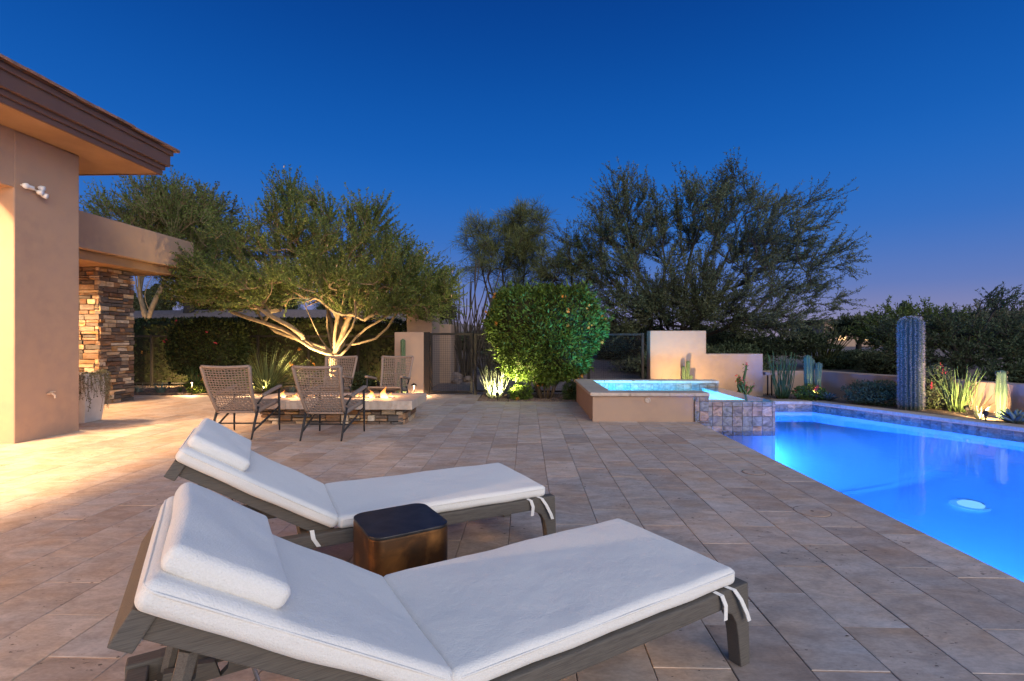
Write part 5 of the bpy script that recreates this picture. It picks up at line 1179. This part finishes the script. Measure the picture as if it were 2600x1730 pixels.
q = at(1023, 11.45); cactus('organ_pipe', 'slim upright cactus with a short side column against the gate pillar', (q.x, q.y, 0), [(.02, 0, 1.33, .058, 7, (-.02, 0), .01), (-.12, .02, .80, .035, 6, (.02, 0), .02)], 'cactus', (.010, 30), 15)
q = at(2032, 33); cactus('far_saguaro', 'far saguaro with short arms on the skyline under the mesquite', (q.x, q.y, .4), [(0, 0, 2.0, .22, 12, (0, 0), .02), (-.38, 0, 1.5, .15, 10, (-.03, 0), .02), (.36, 0, 1.6, .15, 10, (.02, 0), .02)], 'saguaro', None, 20)
q = at(2297, 22); cactus('far_saguaro', 'far single saguaro tip above the bushy mesquite', (q.x, q.y, .2), [(0, 0, 2.75, .2, 12, (0, 0), .02)], 'saguaro', None, 24)
# euphorbia with red flowers by the stepped wall
q = at(1890, 10.95); em_ = empty('crown_of_thorns', (q.x, q.y, 0), label='knobbly green succulent with red flowers in front of the lower wall', cat='plant')
b = MB(); rn = random.Random(5); tips_ = []
for i in range(9):
    a = rn.uniform(-.9, .9); L_ = rn.uniform(.28, .5) if i else .74; pts = [(rn.uniform(-.12, .12), rn.uniform(-.08, .08), -.02)]
    for k_ in range(1, 6): t = k_ / 5; pts.append((pts[0][0] + a * .55 * L_ * t + rn.uniform(-.02, .02) if i else -.06 + .14 * t + rn.uniform(-.015, .015), pts[0][1] + rn.uniform(-.03, .03), L_ * t * (1 - .2 * abs(a)) if i else L_ * t))
    b.tube(pts, [.030 * (1 + .2 * math.sin(k_ * 2.4)) * (1 - k_ * .05) for k_ in range(6)], 6); tips_.append((pts[-1], pts[-2]))
b.build('stems', M['blade_green'], em_, smooth=True)
rng = np.random.default_rng(2); pol = []; lv = []
for tp, t2 in tips_:
    for _ in range(7): pol.append(leaf_polys(np.array([tp]) + rng.normal(size=(1, 3)) * .03, rng.normal(size=(1, 3)) + np.array([[0, -.5, .4]]), .045, .035, rng)[0])
    for _ in range(10): w_ = rng.uniform(); lv.append(leaf_polys((np.array(tp) * w_ + np.array(t2) * (1 - w_))[None] + rng.normal(size=(1, 3)) * .02, rng.normal(size=(1, 3)), .06, .025, rng)[0])
tag(quads('blossoms', np.array(pol), M['flower_r'], em_), kind='stuff'); tag(quads('leaves', np.array(lv), M['leaf_bush'], em_), kind='stuff')
# trailing plant in the pot
pr_ = np.random.default_rng(4); tb = MB(); lv = []
for i in range(60):
    a = pr_.uniform(-2.6, 1.2); L_ = pr_.uniform(.2, .75); o_ = np.array([math.cos(a) * .2, math.sin(a) * .2, .72]); out_ = np.array([math.cos(a), math.sin(a), 0]); pts = []
    for k_ in range(7): t = k_ / 6; pts.append(o_ + out_ * (.16 * math.sin(min(1, t * 1.6) * 1.57)) + np.array([0, 0, .10 * math.sin(t * 3.1) - L_ * max(0, t - .25)]) + pr_.normal(size=3) * .012)
    tb.tube(pts, .003, 3, cap=False)
    for k_ in range(34): j = pr_.integers(0, 6); w_ = pr_.uniform(); lv.append(leaf_polys((pts[j] * (1 - w_) + pts[j + 1] * w_)[None], pr_.normal(size=(1, 3)), .035, .014, pr_)[0])
tag(tb.build('stems', M['bark'], pt), kind='stuff'); tag(quads('foliage', np.array(lv), M['leaf_sage'], pt), kind='stuff')

# --- ocotillos and desert scrub
def ocotillo(u, D, gz, n_, L, seed, label, spread=.45, lm='leaf_dark', r_=.02):
    q = at(u, D); blades('ocotillo', label, (q.x, q.y, gz), n_, L, r_, spread, lm, seed, curve=-.05, base=.15, tube=True, wig=.03, segs=8, cat='ocotillo')
ocotillo(1180, 15.6, .0, 34, 3.5, 61, 'tall dark ocotillo wands rising behind the wire gate', .40, 'bark_dark', .022)
ocotillo(2085, 20, .1, 60, 1.9, 62, 'pale green ocotillo in the desert beyond the low wall', .75, 'leaf_palo', .02)
ocotillo(1235, 16.5, .0, 22, 2.2, 63, 'short dark ocotillo beside the tall wands', .6, 'bark_dark', .02)
def scrub(u, D, w, h, lm, seed, label=None):
    if 1990 < u < 2240: h *= .55
    q = at(u, D); gz = terrain(q.x, q.y)
    nm = {'leaf_sage': 'pale grey sage', 'leaf_mesq': 'olive', 'leaf_dark': 'dark green'}[lm]
    where = 'on the gravel rise behind the hedge' if u < 1150 else ('behind the wire fence and gate' if u < 1645 else ('behind the stepped wall' if u < 1940 else 'beyond the low pool wall'))
    label = '%s %s desert shrub %s' % ('broad' if w > 1.25 else 'small', nm, where); gp_ = label
    clipped('desert_shrub', label, (q.x, q.y, gz + h * .45), (w, w * .8, h * .6), 2600, (.10, .035), lm, seed, p=2, cat='shrub', group=gp_, ground_z=gz, lump=.2, core=.72)
rn = random.Random(17)
for i in range(46):
    u = rn.uniform(1180, 2640); D = rn.uniform(16.5, 42) if u < 1900 else rn.uniform(15.5, 40)
    if u > 1900 and D < 22: continue
    if 1430 < u < 1660 and D < 26: continue
    scrub(u, D, rn.uniform(.5, 1.3) * (1 + D / 60), rn.uniform(.4, .85) * (1 + D / 140), rn.choice(['leaf_sage', 'leaf_mesq', 'leaf_sage', 'leaf_dark']), 100 + i)
for i, (u, D, w, h) in enumerate(((1780, 15, 1.0, 1.0), (1860, 15.5, 1.1, 1.1), (1560, 21.5, 1.2, .8), (2140, 19.5, 1.0, .75), (2250, 17.5, .9, .7), (2600, 12.5, .9, .7), (1700, 15.5, 1.1, 1.0), (1320, 17, 1.2, .9), (1655, 21, 1.7, 1.7), (1760, 22, 1.8, 1.8), (1585, 24, 1.8, 1.6), (1830, 24, 1.9, 1.6))):
    scrub(u, D, w, h, 'leaf_dark' if i % 2 else 'leaf_mesq', 200 + i)
for i in range(26):
    u = rn.uniform(300, 1150); D = rn.uniform(26, 48); scrub(u, D, rn.uniform(.9, 2.0), rn.uniform(1.0, 2.6), rn.choice(['leaf_sage', 'leaf_mesq', 'leaf_dark']), 300 + i)
# boulders and rock beyond the gate
for i, (u, D, s) in enumerate(((1150, 15.2, .28), (1172, 15.6, .22), (1135, 15.9, .24), (1160, 14.6, .16), (1190, 15.0, .18))):
    q = at(u, D); bm_ = bmesh.new(); bmesh.ops.create_icosphere(bm_, subdivisions=2, radius=s); r3 = random.Random(i)
    for v_ in bm_.verts: v_.co *= r3.uniform(.82, 1.12); v_.co.z *= .7
    me = bpy.data.meshes.new('boulder'); bm_.to_mesh(me); bm_.free(); o = mobj('boulder', me, M['desert']); o.location = (q.x, q.y, terrain(q.x, q.y) + s * .3)
    tag(o, 'rounded desert boulder on the ground beyond the wire gate', 'boulder', 'boulders beyond the gate')

# far houses among the scrub
def far_house(u, D, w, h, label, lit=True):
    q = at(u, D); gz = terrain(q.x, q.y) - .1; e_ = empty('far_house', (q.x, q.y, gz), 0, label, 'house')
    b = MB(); b.box(-w / 2, w / 2, 0, 6, 0, h); b.build('wall', M['stucco'], e_, bevel=.05)
    b = MB(); b.box(-w / 2 - .3, w / 2 + .3, -.3, 6.3, h + .001, h + .35); b.build('roof', M['fascia'], e_)
    for x_ in (-w * .3, w * .05, w * .32):
        b = MB(); b.box(x_, x_ + w * .12, -.03, -.002, h * .3, h * .75); b.build('window', emis('lit window', (1, .62, .28), 3.0) if lit else M['dark_metal'], e_)
far_house(2178, 46, 6, 2.2, 'low far house with lit windows under a small rounded tree')
far_house(2690, 44, 9, 2.9, 'far house roof at the edge of the scrub behind the dusty mesquite', False)

# ================================================================== GARDEN LIGHTS
KP = 6.0
def spotlight(u, D, target, power, label, gz=0.0, cone=95, col=AMBER, back=None):
    q = at(u, D, gz); e_ = empty('spotlight', tuple(q), label=label, cat='light', group=None)
    d = (Vector(target) - Vector((q.x, q.y, gz + .12))).normalized(); rot = d.to_track_quat('Z', 'Y').to_matrix()
    b = MB(); t = MB(); t.lathe([(.016, -.05), (.032, -.035), (.036, .04), (.030, .042), (.028, .02), (.0, .02)], 14); b.add([rot @ Vector(v_) + Vector((0, 0, .12)) for v_ in t.v], t.f); b.build('head', M['dark_metal'], e_, smooth=True)
    b = MB(); b.tube([(0, 0, -.04), (0, 0, .10)], .009, 6); b.build('stake', M['dark_metal'], e_)
    p0 = Vector((q.x, q.y, gz + .12)) + d * .06
    lamp('glow', 'SPOT', p0, power, col, e_, .02, Vector(target), cone, .7); return e_
tb_ = at(847, 12.35)
spotlight(785, 11.7, (at(775, 12.1).x, at(775, 12.1).y, 2.2), 190, 'second small uplight under the left limbs of the tree', cone=120)
spotlight(815, 11.95, (tb_.x, tb_.y + .05, 1.7), 110, 'small bronze uplight at the foot of the tree')
spotlight(668, 11.55, (at(676, 11.9).x, at(676, 11.9).y, .5), 15, 'small uplight in front of the big spiky plant', cone=110)
spotlight(1263, 10.62, (at(1256, 11).x, 11.05, .36), 34, 'small stake spotlight in front of the pale stem plant', cone=110, col=(1, .86, .5))
spotlight(1290, 10.35, (at(1320, 11).x, 11.0, 1.1), 60, 'small stake spotlight hidden by the leafy shrub under the round bush', cone=110, col=(1, .9, .45))
spotlight(1742, 10.48, (at(1744, 11.5).x, 11.56, .75), 24, 'small uplight in front of the cactus at the stepped wall', cone=120)
spotlight(2072, 10.55, (at(2060, 10.85).x, at(2060, 10.85).y, .3), 12, 'small uplight at the foot of the three columned cactus', cone=110)
spotlight(2503, 7.95, (at(2545, 8.3).x, at(2545, 8.3).y + .25, .3), 46, 'small uplight between the stem cluster and the twisted cactus', cone=130)
spotlight(2455, 8.5, (at(2432, 8.95).x, at(2432, 8.95).y, .4), 18, 'small uplight in front of the lit stem cluster', cone=120)
for i, u in enumerate((430, 600, 720, 800, 960)):
    spotlight(u, 13.2, (at(u + 10, 14.2).x, hy - .5, .55), 12 if i else 34, ('small uplight against the hedge nearest the stone pillar', 'small uplight against the hedge behind the square bush', 'small uplight against the hedge behind the spiky plant', 'small uplight against the hedge behind the tree trunk', 'small uplight against the hedge by the gate pillar')[i], cone=120)
tr_ = at(372, 19.5); spotlight(345, 18.9, (tr_.x, tr_.y, tz + 1.0), 60, 'small uplight before the forked tree on the rise', gz=terrain(at(345, 18.9).x, at(345, 18.9).y), cone=80, col=WARM)
def path_light(u, D, label, h=.30, power=7):
    q = at(u, D); e_ = empty('path_light', tuple(q), label=label, cat='light', group=None)
    b = MB(); b.tube([(0, 0, -.05), (0, 0, h - .03)], .008, 8); b.build('stem', M['dark_metal'], e_, smooth=True)
    b = MB(); b.lathe([(.07, h - .01), (.05, h + .012), (.012, h + .04), (.0, h + .045)], 18); b.build('hat', M['dark_metal'], e_, smooth=True)
    b = MB(); b.lathe([(.014, h - .035), (.02, h - .02), (.016, h - .008), (.0, h - .006)], 12); b.build('bulb', emis('path bulb', (1, .72, .36), 9), e_, smooth=True)
    lamp('glow', 'SPOT', (q.x, q.y, h - .045), power, WARM, e_, .02, (q.x, q.y, 0), 160, .5)
path_light(487, 11.65, 'slim path light with a hat glowing at the paving edge before the hedge', power=16)
path_light(1051, 11.3, 'slim path light with a hat in front of the gate pillar', h=.26, power=34)
path_light(640, 11.4, 'slim path light half hidden behind the chair backs', power=9)
